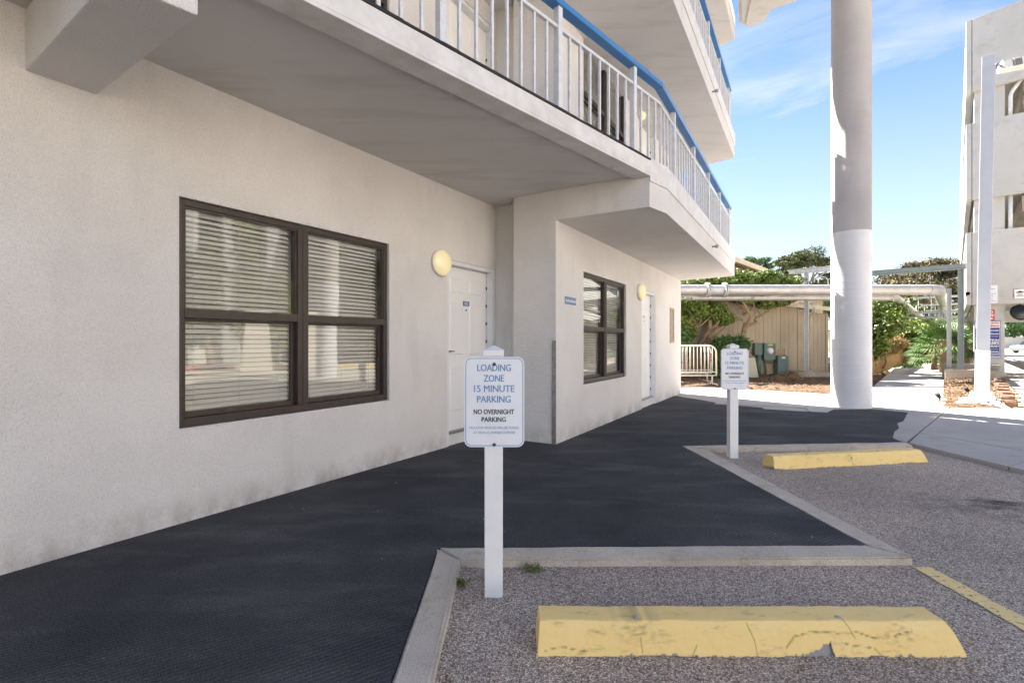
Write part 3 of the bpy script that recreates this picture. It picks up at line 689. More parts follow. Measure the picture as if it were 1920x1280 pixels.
def door(Mx, d, z0, number, plate=True):
    wd = d[1] - d[0]; zs_ = .20 if z0 == 0 else .03; fl = .0 if z0 == 0 else 0
    T = Mx @ Matrix.Translation((d[0], 0, z0))
    top = d[3]
    leafw = wd - .10; h = top - .055 - zs_
    Mw = T @ Matrix.Translation((.05, .105, zs_)) @ Matrix.Scale(h / 2.03, 4, (0, 0, 1))
    o = link('door', door_leaf(leafw, 2.03), M['door'], hotel, Mw)
    fr = MB()
    fr.box(.001, .05, .012, .15, -.0, top - .001, T); fr.box(wd - .05, wd - .001, .012, .15, 0, top - .001, T); fr.box(.05, wd - .05, .013, .149, top - .05, top - .001, T)
    fr.box(.0505, .064, .115, .148, zs_, top - .051, T); fr.box(wd - .066, wd - .0505, .04, .10, zs_, top - .051, T)
    fr.box(wd - .03, wd - .004, .004, .0118, 0, top - .004, T)
    fr.build('door_frame', M['doorframe'], o, bevel=.003)
    sl = MB(); sl.box(.0, wd, .03, .16, -.05, zs_ - .028, T); sl.build('step', M['trim'], o, bevel=.006)
    th = MB(); th.box(.0505, wd - .067, .04, .16, zs_ - .028, zs_ - .002, T); th.build('threshold', M['galv'], o, bevel=.004)
    hd = MB(); hx = .05 + .055; hz_ = zs_ + .98
    hd.lathe([(0, -.0), (.028, 0), (.030, .006), (.026, .012), (.012, .014), (.011, .05), (0, .05)], T @ Matrix.Translation((hx, .105, hz_)) @ Matrix.Rotation(R(90), 4, 'X'), 16)
    hd.tube([T @ Vector((hx, .058, hz_)), T @ Vector((hx + .05, .056, hz_ + .001)), T @ Vector((hx + .115, .06, hz_ - .003))], [.010, .008, .006], 8)
    hd.build('handle', M['brass'], o)
    dbm = MB(); dbm.lathe([(0, 0), (.026, 0), (.028, .012), (.014, .018), (0, .018)], T @ Matrix.Translation((hx, .105, hz_ + .14)) @ Matrix.Rotation(R(90), 4, 'X'), 16); dbm.build('deadbolt', M['brass'], o)
    vw = MB(); vw.lathe([(0, 0), (.011, 0), (.011, .006), (0, .006)], T @ Matrix.Translation((.05 + leafw / 2, .105, zs_ + 1.50)) @ Matrix.Rotation(R(90), 4, 'X'), 12); vw.build('peephole', M['bolt'], o)
    for t_ in [.15 + i * .24 for i in range(8)]:
        pass
    hg = MB()
    for t_ in range(8): hg.box(wd - .073, wd - .0665, .085, .103, zs_ + .12 + t_ * .24, zs_ + .16 + t_ * .24, T)
    hg.build('hinge', M['bolt'], o)
    if plate:
        pl = MB(); pl.box(.05 + leafw / 2 - .066, .05 + leafw / 2 + .066, .101, .1045, zs_ + 1.555, zs_ + 1.615, T); po = pl.build('number_plate', M['plaque'], o)
    tx = link('door_number', text_mesh(number, .075, .038, .02), M['plain_white'] if plate else M['sign_black'], o, upright(T, .05 + leafw / 2, .1005 if plate else .1042, zs_ + 1.585))
    return o
for k in (0, 1):
    dz = k * (LV + .62)
    window(F1, W1, dz); window(F2, W2, dz)
    door(F1, DR1, dz, '102' if k == 0 else '202'); door(F2, DR2, dz, '103' if k == 0 else '203', plate=False)

# vent grille on the far wall
u0 = (10.88 - 5.93) * K2; u1 = (11.20 - 5.93) * K2
vt = MB(); fb = .035
vt.box(u0, u0 + fb, -.018, .01, 1.27, 2.06, F2); vt.box(u1 - fb, u1, -.018, .01, 1.27, 2.06, F2); vt.box(u0 + fb, u1 - fb, -.018, .01, 1.27, 1.31, F2); vt.box(u0 + fb, u1 - fb, -.018, .01, 2.02, 2.06, F2)
vo = vt.build('vent_grille', mat('vent_frame_paint', (.52, .42, .34), .7, var=(.40, .24, .14), vscale=25), hotel, bevel=.003)
lv = MB(); lv.box(0, u1 - u0 - 2 * fb, -.003, .003, -.018, .018); lme = lv.mesh('louvre')
vm = mat('vent_louvre', (.33, .28, .22), .7); lme.materials.append(vm)
for i in range(20): link('louvre', lme, vm, vo, F2 @ Matrix.Translation((u0 + fb, -.004, 1.33 + i * .0355)) @ Matrix.Rotation(R(38), 4, 'X'))

# railings: blue handrail over white balusters
RI = .10
def inset_line(k=None):
    e2 = dirn(KK, E); n2 = Vector((-e2.y, e2.x))
    a = Vector(A0) + n1_ * RI; b0 = Vector(KK) + n2 * RI
    # corner where the two inset lines cross
    d1, d2 = e1, e2; w = b0 - a; den = d1.x * d2.y - d1.y * d2.x; t = (w.x * d2.y - w.y * d2.x) / den
    kp = a + d1 * t; endp = Vector(E) + n2 * RI - e2 * .06
    back = Vector(WE) + (Vector(E) - Vector(WE)) * .06 - e2 * .06
    return a, kp, endp, back
ra, rk, re_, rb_ = inset_line()
bal_me = None
def post_me(w, h):
    b = MB(); b.box(-w / 2, w / 2, -w / 2, w / 2, 0, h); return b.mesh('p', bevel=.003)
BAL = post_me(.024, .745); BAL.name = 'baluster'; POST = post_me(.058, .97); POST.name = 'post'
CAPH = 4.325
for k in range(NLEV - 1):
    z = k * LV
    hr = MB()
    for a, b, m0, m1 in ((ra, rk, 0, 1), (rk, re_, 1, 0)):
        d = (b - a).normalized(); n = Vector((-d.y, d.x)); hw = .05
        d1 = (rk - ra).normalized(); d2 = (re_ - rk).normalized(); nm = (Vector((-d1.y, d1.x)) + Vector((-d2.y, d2.x))).normalized(); c_ = nm.dot(Vector((-d1.y, d1.x)))
        def pt(base, isk, off): return base + (nm * off / c_ if isk else n * off)
        ia, ib = m0 == 1, m1 == 1
        pa, pb = pt(a, ia, -hw), pt(b, ib, -hw); qa, qb = pt(a, ia, hw), pt(b, ib, hw)
        hr.prism([tuple(pa), tuple(pb), tuple(qb), tuple(qa)], CAPH - .055 + z, CAPH + z)
    rail = hr.build('balcony_railing', M['blue'], hotel, bevel=.009)
    rr = MB()
    for a, b in ((ra, rk), (rk, re_), (re_, rb_)):
        d = (b - a).normalized(); L_ = (b - a).length; Fx = frame(a, d, z)
        rr.box(-.004 if a is ra else .0, L_, -.018, .018, 4.075, 4.105, Fx); rr.box(0, L_, -.015, .015, 3.325, 3.352, Fx)
    rr.build('rail', M['rail'], rail, bevel=.003)
    # posts 1.31 m apart along the whole run, 7 balusters between
    path = [(ra, rk), (rk, re_), (re_, rb_)]
    L1 = (rk - ra).length; L2 = (re_ - rk).length; L3 = (rb_ - re_).length
    def along(s):
        if s <= L1: return ra + (rk - ra).normalized() * s, (rk - ra)
        if s <= L1 + L2: return rk + (re_ - rk).normalized() * (s - L1), (re_ - rk)
        return re_ + (rb_ - re_).normalized() * (s - L1 - L2), (rb_ - re_)
    s_ref = L1 - (5.71 - 5.29) * math.hypot(.9557, 1)
    step = 1.312; smin = s_ref - 6 * step
    i = 0; s = smin
    while s < L1 + L2 + .02:
        for j in range(8):
            ss = s + j * step / 8
            if ss > L1 + L2: break
            p, d = along(ss); rz = math.atan2(d.y, d.x)
            Mw = Matrix.Translation((p.x, p.y, (3.30 if j == 0 else 3.35) + z)) @ Matrix.Rotation(rz, 4, 'Z')
            if k >= 2 and p.y < 4: continue
            link('post' if j == 0 else 'baluster', POST if j == 0 else BAL, M['rail'], rail, Mw)
        s += step
    p, d = along(L1 + L2); link('post', POST, M['rail'], rail, Matrix.Translation((p.x, p.y, 3.30 + z)) @ Matrix.Rotation(math.atan2(d.y, d.x), 4, 'Z'))
    for j in range(1, 6):
        p, d = along(L1 + L2 + j * L3 / 6); link('baluster', BAL, M['rail'], rail, Matrix.Translation((p.x, p.y, 3.35 + z)) @ Matrix.Rotation(math.atan2(d.y, d.x), 4, 'Z'))
# the little scupper pipe under each balcony edge
for k in (0, 1):
    p = at(1338, 464, 8.2) if k == 0 else at(1335, 165, 8.1)
    e2 = dirn(KK, E); n2 = Vector((-e2.y, e2.x)); q = Vector(KK) + e2 * 3.2 - n2 * .0
    sc_ = MB(); zz = 2.93 + k * (LV)
    sc_.tube([(q.x, q.y, zz), (q.x - n2.x * .07, q.y - n2.y * .07, zz)], .014, 8); sc_.tube([(q.x - n2.x * .05, q.y - n2.y * .05, zz), (q.x - n2.x * .10, q.y - n2.y * .10, zz - .005)], .028, 10)
    sc_.build('drain_spout', M['galv'], hotel)

# landing slab at the top that bridges from the hotel to the column
mb = MB()
lp = [gp_ for gp_ in [(4.66, 10.05), (5.10, 10.93), (5.37, 11.08), (5.60, 10.88), (5.55, 10.48), (6.05, 10.10), (7.35, 9.75), (7.35, 8.7), (5.6, 8.5), (3.65, 8.5)]]
mb.prism(lp, 8.45, 8.62); mb.build('landing', M['soffit'], hotel, bevel=.01)
cxy = Vector((sum(p[0] for p in lp) / len(lp), sum(p[1] for p in lp) / len(lp)))
mb = MB(); inner = [tuple(Vector(p).lerp(cxy, .07)) for p in lp]; mb.prism(inner, 8.40, 8.45); mb.build('landing_panel', M['soffit'], hotel, bevel=.004)
mb = MB(); mb.prism([(4.75, 9.5), (5.20, 10.82), (5.36, 10.92), (5.0, 9.5)], 8.36, 8.40); mb.build('landing_rib', M['soffit'], hotel, bevel=.008)

# wall lamps
def lamp(Mx, u, z, label):
    r = .150
    T = Mx @ Matrix.Translation((u, 0, z))
    t = thing('wall_lamp', label, 'lamp', tuple((T @ Vector((0, 0, 0)))), 'round lamps beside the room doors')
    A = T @ Matrix.Rotation(R(90), 4, 'X')
    b = MB(); b.lathe([(0, 0), (r * .93, 0), (r * .98, .012), (r * .98, .032), (r * .9, .04)], A, 32); b.build('base', M['rail'], t)
    s = MB(); s.lathe([(r * .97, .033)] + [(r * math.cos(a), .045 + .075 * math.sin(a)) for a in [R(d) for d in range(0, 91, 9)]], A, 36); s.build('globe', M['lamp'], t)
    return t
lamp(F1, 5.66 * K1, 2.21, 'round cream wall lamp left of the nearest door on the ground floor')
lamp(F2, (8.90 - 5.93) * K2, 2.20, 'round cream wall lamp beside the far ground floor door')
lamp(F2, (8.90 - 5.93) * K2, 2.20 + LV + .62, 'round cream wall lamp behind the first floor railing')
lamp(F1, 5.66 * K1, 2.21 + LV + .62, 'round cream wall lamp by the first floor door, high above the near window')

# plaque on the far wall
ua, ub = (6.15 - 5.93) * K2, (6.44 - 5.93) * K2
t = thing('wall_sign', 'small blue plaque with white lettering on the far wall left of the window', 'sign', tuple(F2 @ Vector((ua, 0, 1.8))))
mb = MB(); mb.box(ua, ub, -.006, -.0005, 1.775, 1.872, F2); mb.build('plate', mat('plaque_faded_blue', (.09, .22, .38), .4), t, bevel=.002)
link('lettering', text_mesh('No Pets Allowed', (ub - ua) * .88, .036, .02), M['plain_white'], t, upright(F2, (ua + ub) / 2, -.0068, 1.823))

# ------------------------------------------------------------------ loading zone signs
def loading_sign(loc, label):
    X, Y = loc
    t = thing('loading_zone_sign', label, 'sign', (X, Y, 0), 'loading zone signs on white posts')
    o = MB(); w = .046
    o.box(-w, w, -w, w, -.2, 1.225); o.build('post', M['white'], t, bevel=.004, Mw=Matrix.Translation((X, Y, 0)))
    c = MB(); c.box(-w - .006, w + .006, -w - .006, w + .006, 1.225, 1.256)
    c.add([(-w - .004, -w - .004, 1.256), (w + .004, -w - .004, 1.256), (w + .004, w + .004, 1.256), (-w - .004, w + .004, 1.256), (0, 0, 1.281)], [(0, 1, 4), (1, 2, 4), (2, 3, 4), (3, 0, 4)])
    c.build('post_cap', M['white'], t, bevel=.0025, Mw=Matrix.Translation((X, Y, 0)))
    T = Matrix.Translation((X + .004, Y - w - .004, .993)) @ Matrix.Rotation(R(90), 4, 'X')
    p = MB(); p.prism(rrect(.305, .457, .036), -.0015, .0015); panel = p.build('sign_panel', M['sign_face'], t, Mw=T)
    b = MB(); o1 = rrect(.293, .445, .031); o2 = rrect(.286, .438, .028); n = len(o1)
    b.add([(x, y, .0021) for x, y in o1] + [(x, y, .0021) for x, y in o2], [(i, (i + 1) % n, n + (i + 1) % n, n + i) for i in range(n)]); b.build('border', M['sign_blue'], panel, Mw=T)
    k = .305 / 755
    for s, x0, x1, y0, y1, m, wt in (('LOADING', 210, 630, 165, 250, 'sign_blue', .002), ('ZONE', 290, 545, 297, 382, 'sign_blue', .002), ('15 MINUTE', 170, 675, 427, 512, 'sign_blue', 0),
                               ('PARKING', 207, 628, 560, 643, 'sign_blue', .002), ('NO OVERNIGHT', 165, 672, 728, 790, 'sign_black', .006), ('PARKING', 265, 568, 825, 885, 'sign_black', .006),
                               ('VIOLATOR VEHICLES WILL BE TOWED', 110, 735, 943, 975, 'sign_pale', .0), ('AT VEHICLE OWNERS EXPENSE', 160, 685, 1003, 1035, 'sign_pale', .0)):
        link('lettering', text_mesh(s, (x1 - x0) * k, (y1 - y0) * k, wt), M[m], panel, T @ Matrix.Translation((((x0 + x1) / 2 - 425) * k, (637 - (y0 + y1) / 2) * k, .0022)))
    for by in (162, 1172):
        bo = MB(); bo.lathe([(.009, 0), (.0085, .004), (.005, .006), (0, .0065)], T @ Matrix.Translation((0, (637 - by) * k, .0025)), 14); bo.build('bolt', M['bolt'], panel)
    return t
sg = loading_sign((-.094, 2.52), 'white loading zone sign on the near post, in front of the door')
s2 = copy_tree(sg, Matrix.Translation((2.475, 5.46, 0)) @ Matrix.Rotation(R(-1.5), 4, 'Z'), 'white loading zone sign on the far post, beside the far wheel stop')

# ------------------------------------------------------------------ wheel stops
def wheel_stop(p0, rz, label, seed, cracks, L_=1.77):
    Wd, H = .19, .128; NU, NV = 620, 54
    prof = [(0, 0), (.022, .100), (.040, H), (.150, H), (.168, .100), (Wd, 0)]     # y, z across
    acc = [0]
    for a, b in zip(prof, prof[1:]): acc.append(acc[-1] + math.hypot(b[0] - a[0], b[1] - a[1]))
    def pr(v):
        s = v * acc[-1]
        for i in range(len(prof) - 1):
            if s <= acc[i + 1] + 1e-9:
                t = (s - acc[i]) / (acc[i + 1] - acc[i]); return (prof[i][0] + (prof[i + 1][0] - prof[i][0]) * t, prof[i][1] + (prof[i + 1][1] - prof[i][1]) * t)
        return prof[-1]
    vs = []; chip = []; crk = []; scf = []
    def segd(px, pz, pl):
        best = 9
        for (a, b), (c, d) in zip(pl, pl[1:]):
            vx, vz = c - a, d - b; t = max(0, min(1, ((px - a) * vx + (pz - b) * vz) / (vx * vx + vz * vz + 1e-9))); best = min(best, math.hypot(px - a - vx * t, pz - b - vz * t))
        return best
    for iu in range(NU + 1):
        u = iu / NU
        for iv in range(NV + 1):
            y, z = pr(iv / NV); x = u * L_
            # sloping ends
            e = z / H; x0 = .012 * e; x1 = L_ - .058 * e ** 1.3; x = x0 + (x1 - x0) * u
            q = Vector((x * 5 + seed, y * 5, z * 5))
            d = .003 * mnoise.noise(q * 2) + .0015 * mnoise.noise(q * 9)
            low_ = 1; nz = mnoise.noise(Vector((x * 3.1 + seed * 3, 0, 0))) + .45 * mnoise.noise(Vector((x * 15 + seed, 3, 0)))
            ch = 1.0 if (y < .06 and z < .034 * max(0, nz - .08 + .35 * mnoise.noise(Vector((x * 60, z * 60, seed))))) else 0
            if y < .06 and 1.08 < x < 1.22 and z < .052 * max(0, (x - 1.08) / .13) ** 1.5 + .010 * mnoise.noise(Vector((x * 50, z * 50, 2))) and seed < 5: ch = 1.0
            for (nx, nw, nh) in ((1.215, .014, .055),):
                if seed < 5 and abs(x - nx) < nw * (1 - z / nh) * (1.0 if x > nx else .5) and z < nh and y < .05: ch = 1.3
            yy = y + d + (.003 * min(ch, 1) if y < .06 else 0) + (.010 if ch > 1.2 else 0); zz = z + d
            if y > .02 and y < .05 and z > .11: zz -= .006 * max(0, mnoise.noise(Vector((x * 7 + seed, 1, 1))))
            chip.append(min(1, ch)); c = 0
            if y < .06:
                wob = .0035 * mnoise.noise(Vector((x * 24, z * 24, seed)))
                for pl, wd in cracks:
                    dd = segd(x + wob, z + wob, pl); c = max(c, max(0, 1 - dd / wd))
                    if wd >= .0034 and dd < wd: yy += .003
            crk.append(c * .75); sc_ = 0
            for (sx, sz, sr) in (((.42, .10, .13), (1.50, .08, .10), (.25, .09, .05)) if seed < 5 else ((.9, .08, .1),)): sc_ = max(sc_, max(0, 1 - math.hypot(x - sx, (z - sz) * 2) / sr) * max(0, .12 + 1.1 * mnoise.noise(Vector((x * 30, z * 90, 3)))))
            scf.append(min(.6, sc_ * 1.1)); vs.append((x, yy, max(zz, -.01)))
    fs = [(i * (NV + 1) + j, (i + 1) * (NV + 1) + j, (i + 1) * (NV + 1) + j + 1, i * (NV + 1) + j + 1) for i in range(NU) for j in range(NV)]
    fs += [tuple(range(NV + 1)), tuple(NU * (NV + 1) + j for j in range(NV, -1, -1))]
    me = bpy.data.meshes.new('wheel_stop'); me.from_pydata(vs, [], fs); me.update()
    for nm, arr in (('chip', chip), ('crack', crk), ('scuff', scf)):
        at_ = me.attributes.new(nm, 'FLOAT', 'POINT'); at_.data.foreach_set('value', arr)
    bm = bmesh.new(); bm.from_mesh(me); bmesh.ops.recalc_face_normals(bm, faces=bm.faces); bm.to_mesh(me); bm.free()
    Mw = Matrix.Translation((p0[0], p0[1], 0)) @ Matrix.Rotation(rz, 4, 'Z')
    o = link('wheel_stop', me, M['yellow'], None, Mw); tag(o, label, 'wheel stop', 'yellow wheel stops in the parking bays')
    for x in (.42, 1.28):
        b = MB(); b.lathe([(.013, -.01), (.013, .003), (.006, .005), (0, .004)], Mw @ Matrix.Translation((x, .062, H)), 10); b.build('anchor_pin', M['rust'], o)
    return o
ck = [([(1.03, .03), (1.07, .075), (1.13, .087), (1.18, .092), (1.25, .083), (1.33, .088), (1.40, .070), (1.48, .075), (1.56, .093)], .0034),
      ([(.88, .12), (.90, .06), (.91, 0)], .003), ([(.43, .07), (.435, .01)], .003), ([(1.29, .128), (1.32, .07)], .003), ([(.03, .022), (.12, .034), (.2, .02)], .003), ([(.64, .0), (.66, .04)], .003), ([(1.28, .05), (1.40, .03), (1.43, .0)], .003)]
wheel_stop((.105, 2.01), R(-.2), 'cracked yellow concrete wheel stop nearest the camera', 1.3, ck)
wheel_stop((2.66, 4.93), R(9.6), 'yellow concrete wheel stop in the far bay, set askew', 8.2, [([(.9, .12), (.92, 0)], .003)], 1.85)

# ------------------------------------------------------------------ tall round column
cc = Vector((6.545, 9.39)); cr = .325
t = thing('round_column', 'tall round concrete column, painted white up to head height and above', 'column', (cc.x, cc.y, 0))
b = MB(); b.lathe([(cr + .006, -.1), (cr + .006, .3), (cr + .004, 1.5), (cr + .004, 3.39)], Matrix.Translation((cc.x, cc.y, 0)), 64); b.build('painted_shaft', M['col_low'], t)
b = MB(); b.lathe([(cr + .004, 3.39), (cr, 3.392), (cr, 8.44)], Matrix.Translation((cc.x, cc.y, 0)), 64); b.build('bare_shaft', M['col_up'], t)

# ------------------------------------------------------------------ lamp pole with floodlight
pc = Vector((9.37, 9.70)); yaw = R(-44)
Tp = Matrix.Translation((pc.x, pc.y, 0)) @ Matrix.Rotation(yaw, 4, 'Z')
t = thing('lamp_pole', 'square pale grey lamp pole with floodlight, on a white rough footing', 'lamp pole', (pc.x, pc.y, 0))
lean = Tp @ Matrix.Rotation(R(.8), 4, 'Y')
b = MB(); b.box(-.098, .098, -.098, .098, 1.13, 6.93, lean); b.build('shaft', M['pole'], t, bevel=.008)
b = MB(); b.box(-.112, .108, -.108, .108, .22, 1.132, lean); b.build('sleeve', M['white'], t, bevel=.006)
b = MB(); b.box(-.19, .19, -.19, .19, .12, .225, Tp); b.build('base_plate', M['trim'], t, bevel=.01)
b = MB()
for sx in (-1, 1):
    for sy in (-1, 1): b.lathe([(.03, .225), (.03, .27), (.012, .272), (.012, .30), (0, .30)], Tp @ Matrix.Translation((sx * .145, sy * .145, 0)), 8)
b.build('anchor_nuts', M['white'], t)
bm = bmesh.new(); bmesh.ops.create_grid(bm, x_segments=36, y_segments=36, size=.40)
for v in bm.verts:
    r = min(1, max(abs(v.co.x), abs(v.co.y)) / .40); v.co.z = .135 * (1 - r ** 5) - .01 + .018 * mnoise.noise(v.co * 18) + .012 * mnoise.noise(v.co * 45)
    v.co.x += .03 * mnoise.noise(v.co * 6); v.co.y += .03 * mnoise.noise(v.co * 6 + Vector((4, 4, 4)))
me = bpy.data.meshes.new('footing'); bm.to_mesh(me); bm.free(); link('footing', me, M['white'], t, Tp @ Matrix.Translation((0, -.03, .03)))
arm = MB(); hz0 = 6.72
pa = lean @ Vector((.09, 0, 6.66)); pb = Vector((9.98, 9.95, 6.93)); 
arm.tube([pa, pa.lerp(pb, .45) + Vector((0, 0, .07)), pb], [.035, .028, .025], 8); arm.build('arm', M['galv'], t)
hd = MB(); Th = Matrix.Translation(pb) @ Matrix.Rotation(R(-12), 4, 'Z') @ Matrix.Rotation(R(-8), 4, 'Y')
hd.prism([(0, -.11), (.52, -.15), (.52, .15), (0, .11)], -.12, .045, Th); ho = hd.build('lamp_head', M['trim'], t, bevel=.012)
fn = MB()
for i in range(5): fn.box(.15 + i * .03, .16 + i * .03, -.155, .14, -.11, .05, Th)
fn.build('cooling_fins', M['galv'], ho)
pcx = MB(); pcx.lathe([(0, .04), (.038, .04), (.036, .085), (.018, .105), (0, .108)], Th @ Matrix.Translation((.07, 0, 0)), 12); pcx.build('photocell', M['sign_blue'], ho)

# ------------------------------------------------------------------ parking garage
gd = (.74, -.673); Cg = (15.59, 16.5)
FG = frame(Cg, gd)                    # local x towards the viewer's right, local y deep into the garage
garage = thing('parking_garage', 'multi-storey concrete parking garage with open decks, at the right edge', 'building', (Cg[0], Cg[1], 0))
GL, GD = 30, 24
for i, (a, b_, rise) in enumerate(((2.53, 4.97, 0), (6.08, 8.65, 0), (9.75, 12.15, .9))):
    zt = [b_, b_ + rise * 4, b_ + rise * 4, b_]
    mb = MB(); mb.prism([(.012, -.12), (GL, -.12), (GL, .06), (.012, .06)], a, [b_, b_ + rise * 3, b_ + rise * 3, b_], FG)
    mb.build('front_panel', M['panel'], garage, bevel=.012)
    for j in range(4):
        mb = MB(); y0 = .02 + j * 6; mb.box(-.14, -.002, y0 - (.14 if j == 0 else 0), y0 + 5.95, a + .0, b_, FG); mb.build('side_panel', M['panel'], garage, bevel=.012)
    if i < 3:
        mb = MB(); mb.box(.07, GL - .2, .07, GD, a + .06 - .06 * 0, a + .40, FG); mb.build('deck', M['panel'], garage)
    js = MB(); js.box(-.0015, .0115, -.09, .05, a, b_, FG); js.build('joint', M['dark'], garage)
for x0, x1, y0, y1 in [(.06, .80, .10, .55)] + [(6.2 + 6 * i, 6.9 + 6 * i, .10, .55) for i in range(4)] + [(.06, .6, 6.1 + 6 * j, 6.5 + 6 * j) for j in range(3)] + [(.06 + 6 * i, .6 + 6 * i, GD - .6, GD - .1) for i in range(5)] + [(8, 8.5, 12, 12.5), (16, 16.5, 12, 12.5)]:
    mb = MB(); mb.box(x0, x1, y0, y1, -.2, 12, FG); mb.build('pier', M['panel'], garage, bevel=.01)
mb = MB()
for a, b_ in ((4.2, 5.2), (7.2, 9.2), (10.8, 12)): mb.box(0, GL, GD, GD + .2, a, b_, FG)
mb.build('rear_panel', M['panel'], garage)
mb = MB()
for i in range(9): mb.box(1.2 + i * 3, 1.5 + i * 3, .2, GD, 5.55, 6.05, FG); mb.box(1.2 + i * 3, 1.5 + i * 3, .2, GD, 9.2, 9.72, FG)
mb.build('deck_beam', M['block'], garage)
for u, kind in ((.93, 0), (1.22, 1)):
    for (a, b_) in ((4.9, 6.1), (8.6, 9.8)):
        mb = MB()
        if kind == 0:
            pts = [FG @ Vector((u, .10, a)), FG @ Vector((u, .10, b_ - .45)), FG @ Vector((u + .05, .1, b_ - .3)), FG @ Vector((u + .26, .12, b_ + .02))] if b_ > 9 else [FG @ Vector((u, .10, a)), FG @ Vector((u, .10, b_))]
            mb.tube(pts, .055, 12); mb.build('drain_pipe', M['trim'], garage)
        elif b_ > 9:
            mb.tube([FG @ Vector((u + .06, .16, a)), FG @ Vector((u + .06, .16, b_))], .07, 12); mb.build('rusty_standpipe', M['rust'], garage)
# rough yellow kerb line of the drive beside the pier
yk = MB(); yk.prism([gp(1874, 712, .05), gp(1884, 712, .05), gp(1935, 775, .05), gp(1902, 768, .05)], -.1, .06); structure(yk.build('kerb', M['line']))

# convex mirror under the garage front
Tm = FG @ Matrix.Translation((1.15, -.02, 2.24)) @ Matrix.Rotation(R(90), 4, 'X') @ Matrix.Rotation(R(18), 4, 'Y') @ Matrix.Rotation(R(-14), 4, 'X')
t = thing('convex_mirror', 'round dark traffic mirror hanging under the garage front panel', 'mirror', tuple(FG @ Vector((1.15, 0, 2.2))))
b = MB(); b.lathe([(.25 * math.sin(R(a)), .09 * math.cos(R(a))) for a in range(0, 91, 10)][::-1], Tm, 32); b.build('mirror_face', M['mirror'], t)
b = MB(); b.lathe([(.25, -.02), (.262, -.01), (.262, .015), (.25, .02)], Tm, 32); b.build('rim', M['rubber'], t)
b = MB(); b.tube([FG @ Vector((1.15, .05, 2.30)), FG @ Vector((1.15, .07, 2.62))], .015, 8); b.build('bracket', M['galv'], t)

# signs on the garage pier and panel
def gsign(name, label, u0, u1, z0, z1, y=.094, face='plain_white'):
    t = thing(name, label, 'sign', tuple(FG @ Vector((u0, y, z0))))
    mb = MB(); mb.box(u0, u1, y - .012, y, z0, z1, FG); p = mb.build('panel', M[face], t, bevel=.002); return t, p, y - .013
def gtext(t, s, u, z, w, h, m, y, wt=.02): link('lettering', text_mesh(s, w, h, wt), M[m], t, upright(FG, u, y, z))
def pz(y_, Y=16.0): return CAM_H - (y_ - 640) / F_PX * Y
t, p, yy = gsign('garage_sign', 'big blue and white sign on the garage pier, half hidden by the lamp pole', .07, .70, pz(672), pz(601), face='plain_white')
bl = MB(); bl.box(.095, .675, yy - .003, yy - .0005, pz(669), pz(614), FG); bl.build('blue_field', M['navy'], t)
bd = MB()
for a_, b_, c_, d_ in ((.07, .70, pz(602.0), pz(601)), (.07, .70, pz(672), pz(671)), (.07, .08, pz(672), pz(601)), (.69, .70, pz(672), pz(601))): bd.box(a_, b_, yy - .004, yy - .0006, c_, d_, FG)
bd.build('border', M['navy'], t)
gtext(t, 'No Motorcycles', .385, pz(605.2), .55, .07, 'red', yy - .005); gtext(t, 'or Trailers', .385, pz(610), .55, .07, 'red', yy - .005)
for s, y_, w, h in (('HOTEL GOODS', 619.3, .42, .055), ('and Room Guests', 625.2, .53, .06), ('CAUTION', 637.5, .40, .08), ('SPEED BUMPS', 643, .53, .09), ('AHEAD', 648.8, .30, .07),
                    ('Unauthorized Vehicles', 659, .53, .05), ('will be Towed', 662.9, .42, .05), ('at Owners Expense', 666.6, .53, .05)):
    gtext(t, s, .675 - .02 - w / 2, pz(y_), w, h, 'plain_white', yy - .006)
lnm = MB(); lnm.box(.12, .65, yy - .005, yy - .0031, pz(630.8), pz(630.2), FG); lnm.box(.12, .65, yy - .005, yy - .0031, pz(654.6), pz(654), FG); lnm.build('rule', M['plain_white'], t)
t, p, yy = gsign('red_sign', 'small red sign above the blue one on the garage pier', .28, .56, pz(600), pz(579.5), face='red')
gtext(t, 'NO', .42, pz(584), .2, .09, 'plain_white', yy - .002); gtext(t, 'STOPPING', .42, pz(590), .24, .07, 'plain_white', yy - .002); gtext(t, 'ZONE', .42, pz(596), .2, .07, 'plain_white', yy - .002)
t, p, yy = gsign('white_notice', 'white notice with blue print on the garage wall behind the lamp pole', .12, .62, pz(568), pz(534), y=-.121)
for i, (s, w) in enumerate((('Notice to the', .36), ('Public', .2), ('Parking for registered', .42), ('guests only', .3), ('Violators', .26), ('towed at owner expense', .44))): gtext(t, s, .37, pz(541 + i * 4.6), w, .036, 'sign_blue', yy - .002)
t, p, yy = gsign('framed_notice', 'small square framed car notice high on the garage wall', .98, 1.27, pz(560, 15.5), pz(539.5, 15.5), y=-.121, face='rust')
mb = MB(); mb.box(1.005, 1.245, yy - .003, yy - .0005, pz(558.6, 15.5), pz(541, 15.5), FG); mb.build('face', M['plain_white'], t)
mb = MB(); ic = [(0, 0), (.02, .03), (.05, .035), (.07, .06), (.12, .06), (.14, .035), (.17, .03), (.18, 0)]
mb.prism([(x + 1.035, y_) for x, y_ in ic], 0, .002, FG @ Matrix.Translation((0, yy - .004, pz(548, 15.5))) @ Matrix.Rotation(R(90), 4, 'X')); mb.build('car_symbol', M['sign_black'], t)
gtext(t, 'HIGH', 1.125, pz(551, 15.5), .11, .035, 'sign_black', yy - .004); gtext(t, 'CLEARANCE', 1.125, pz(554, 15.5), .18, .03, 'sign_black', yy - .004)

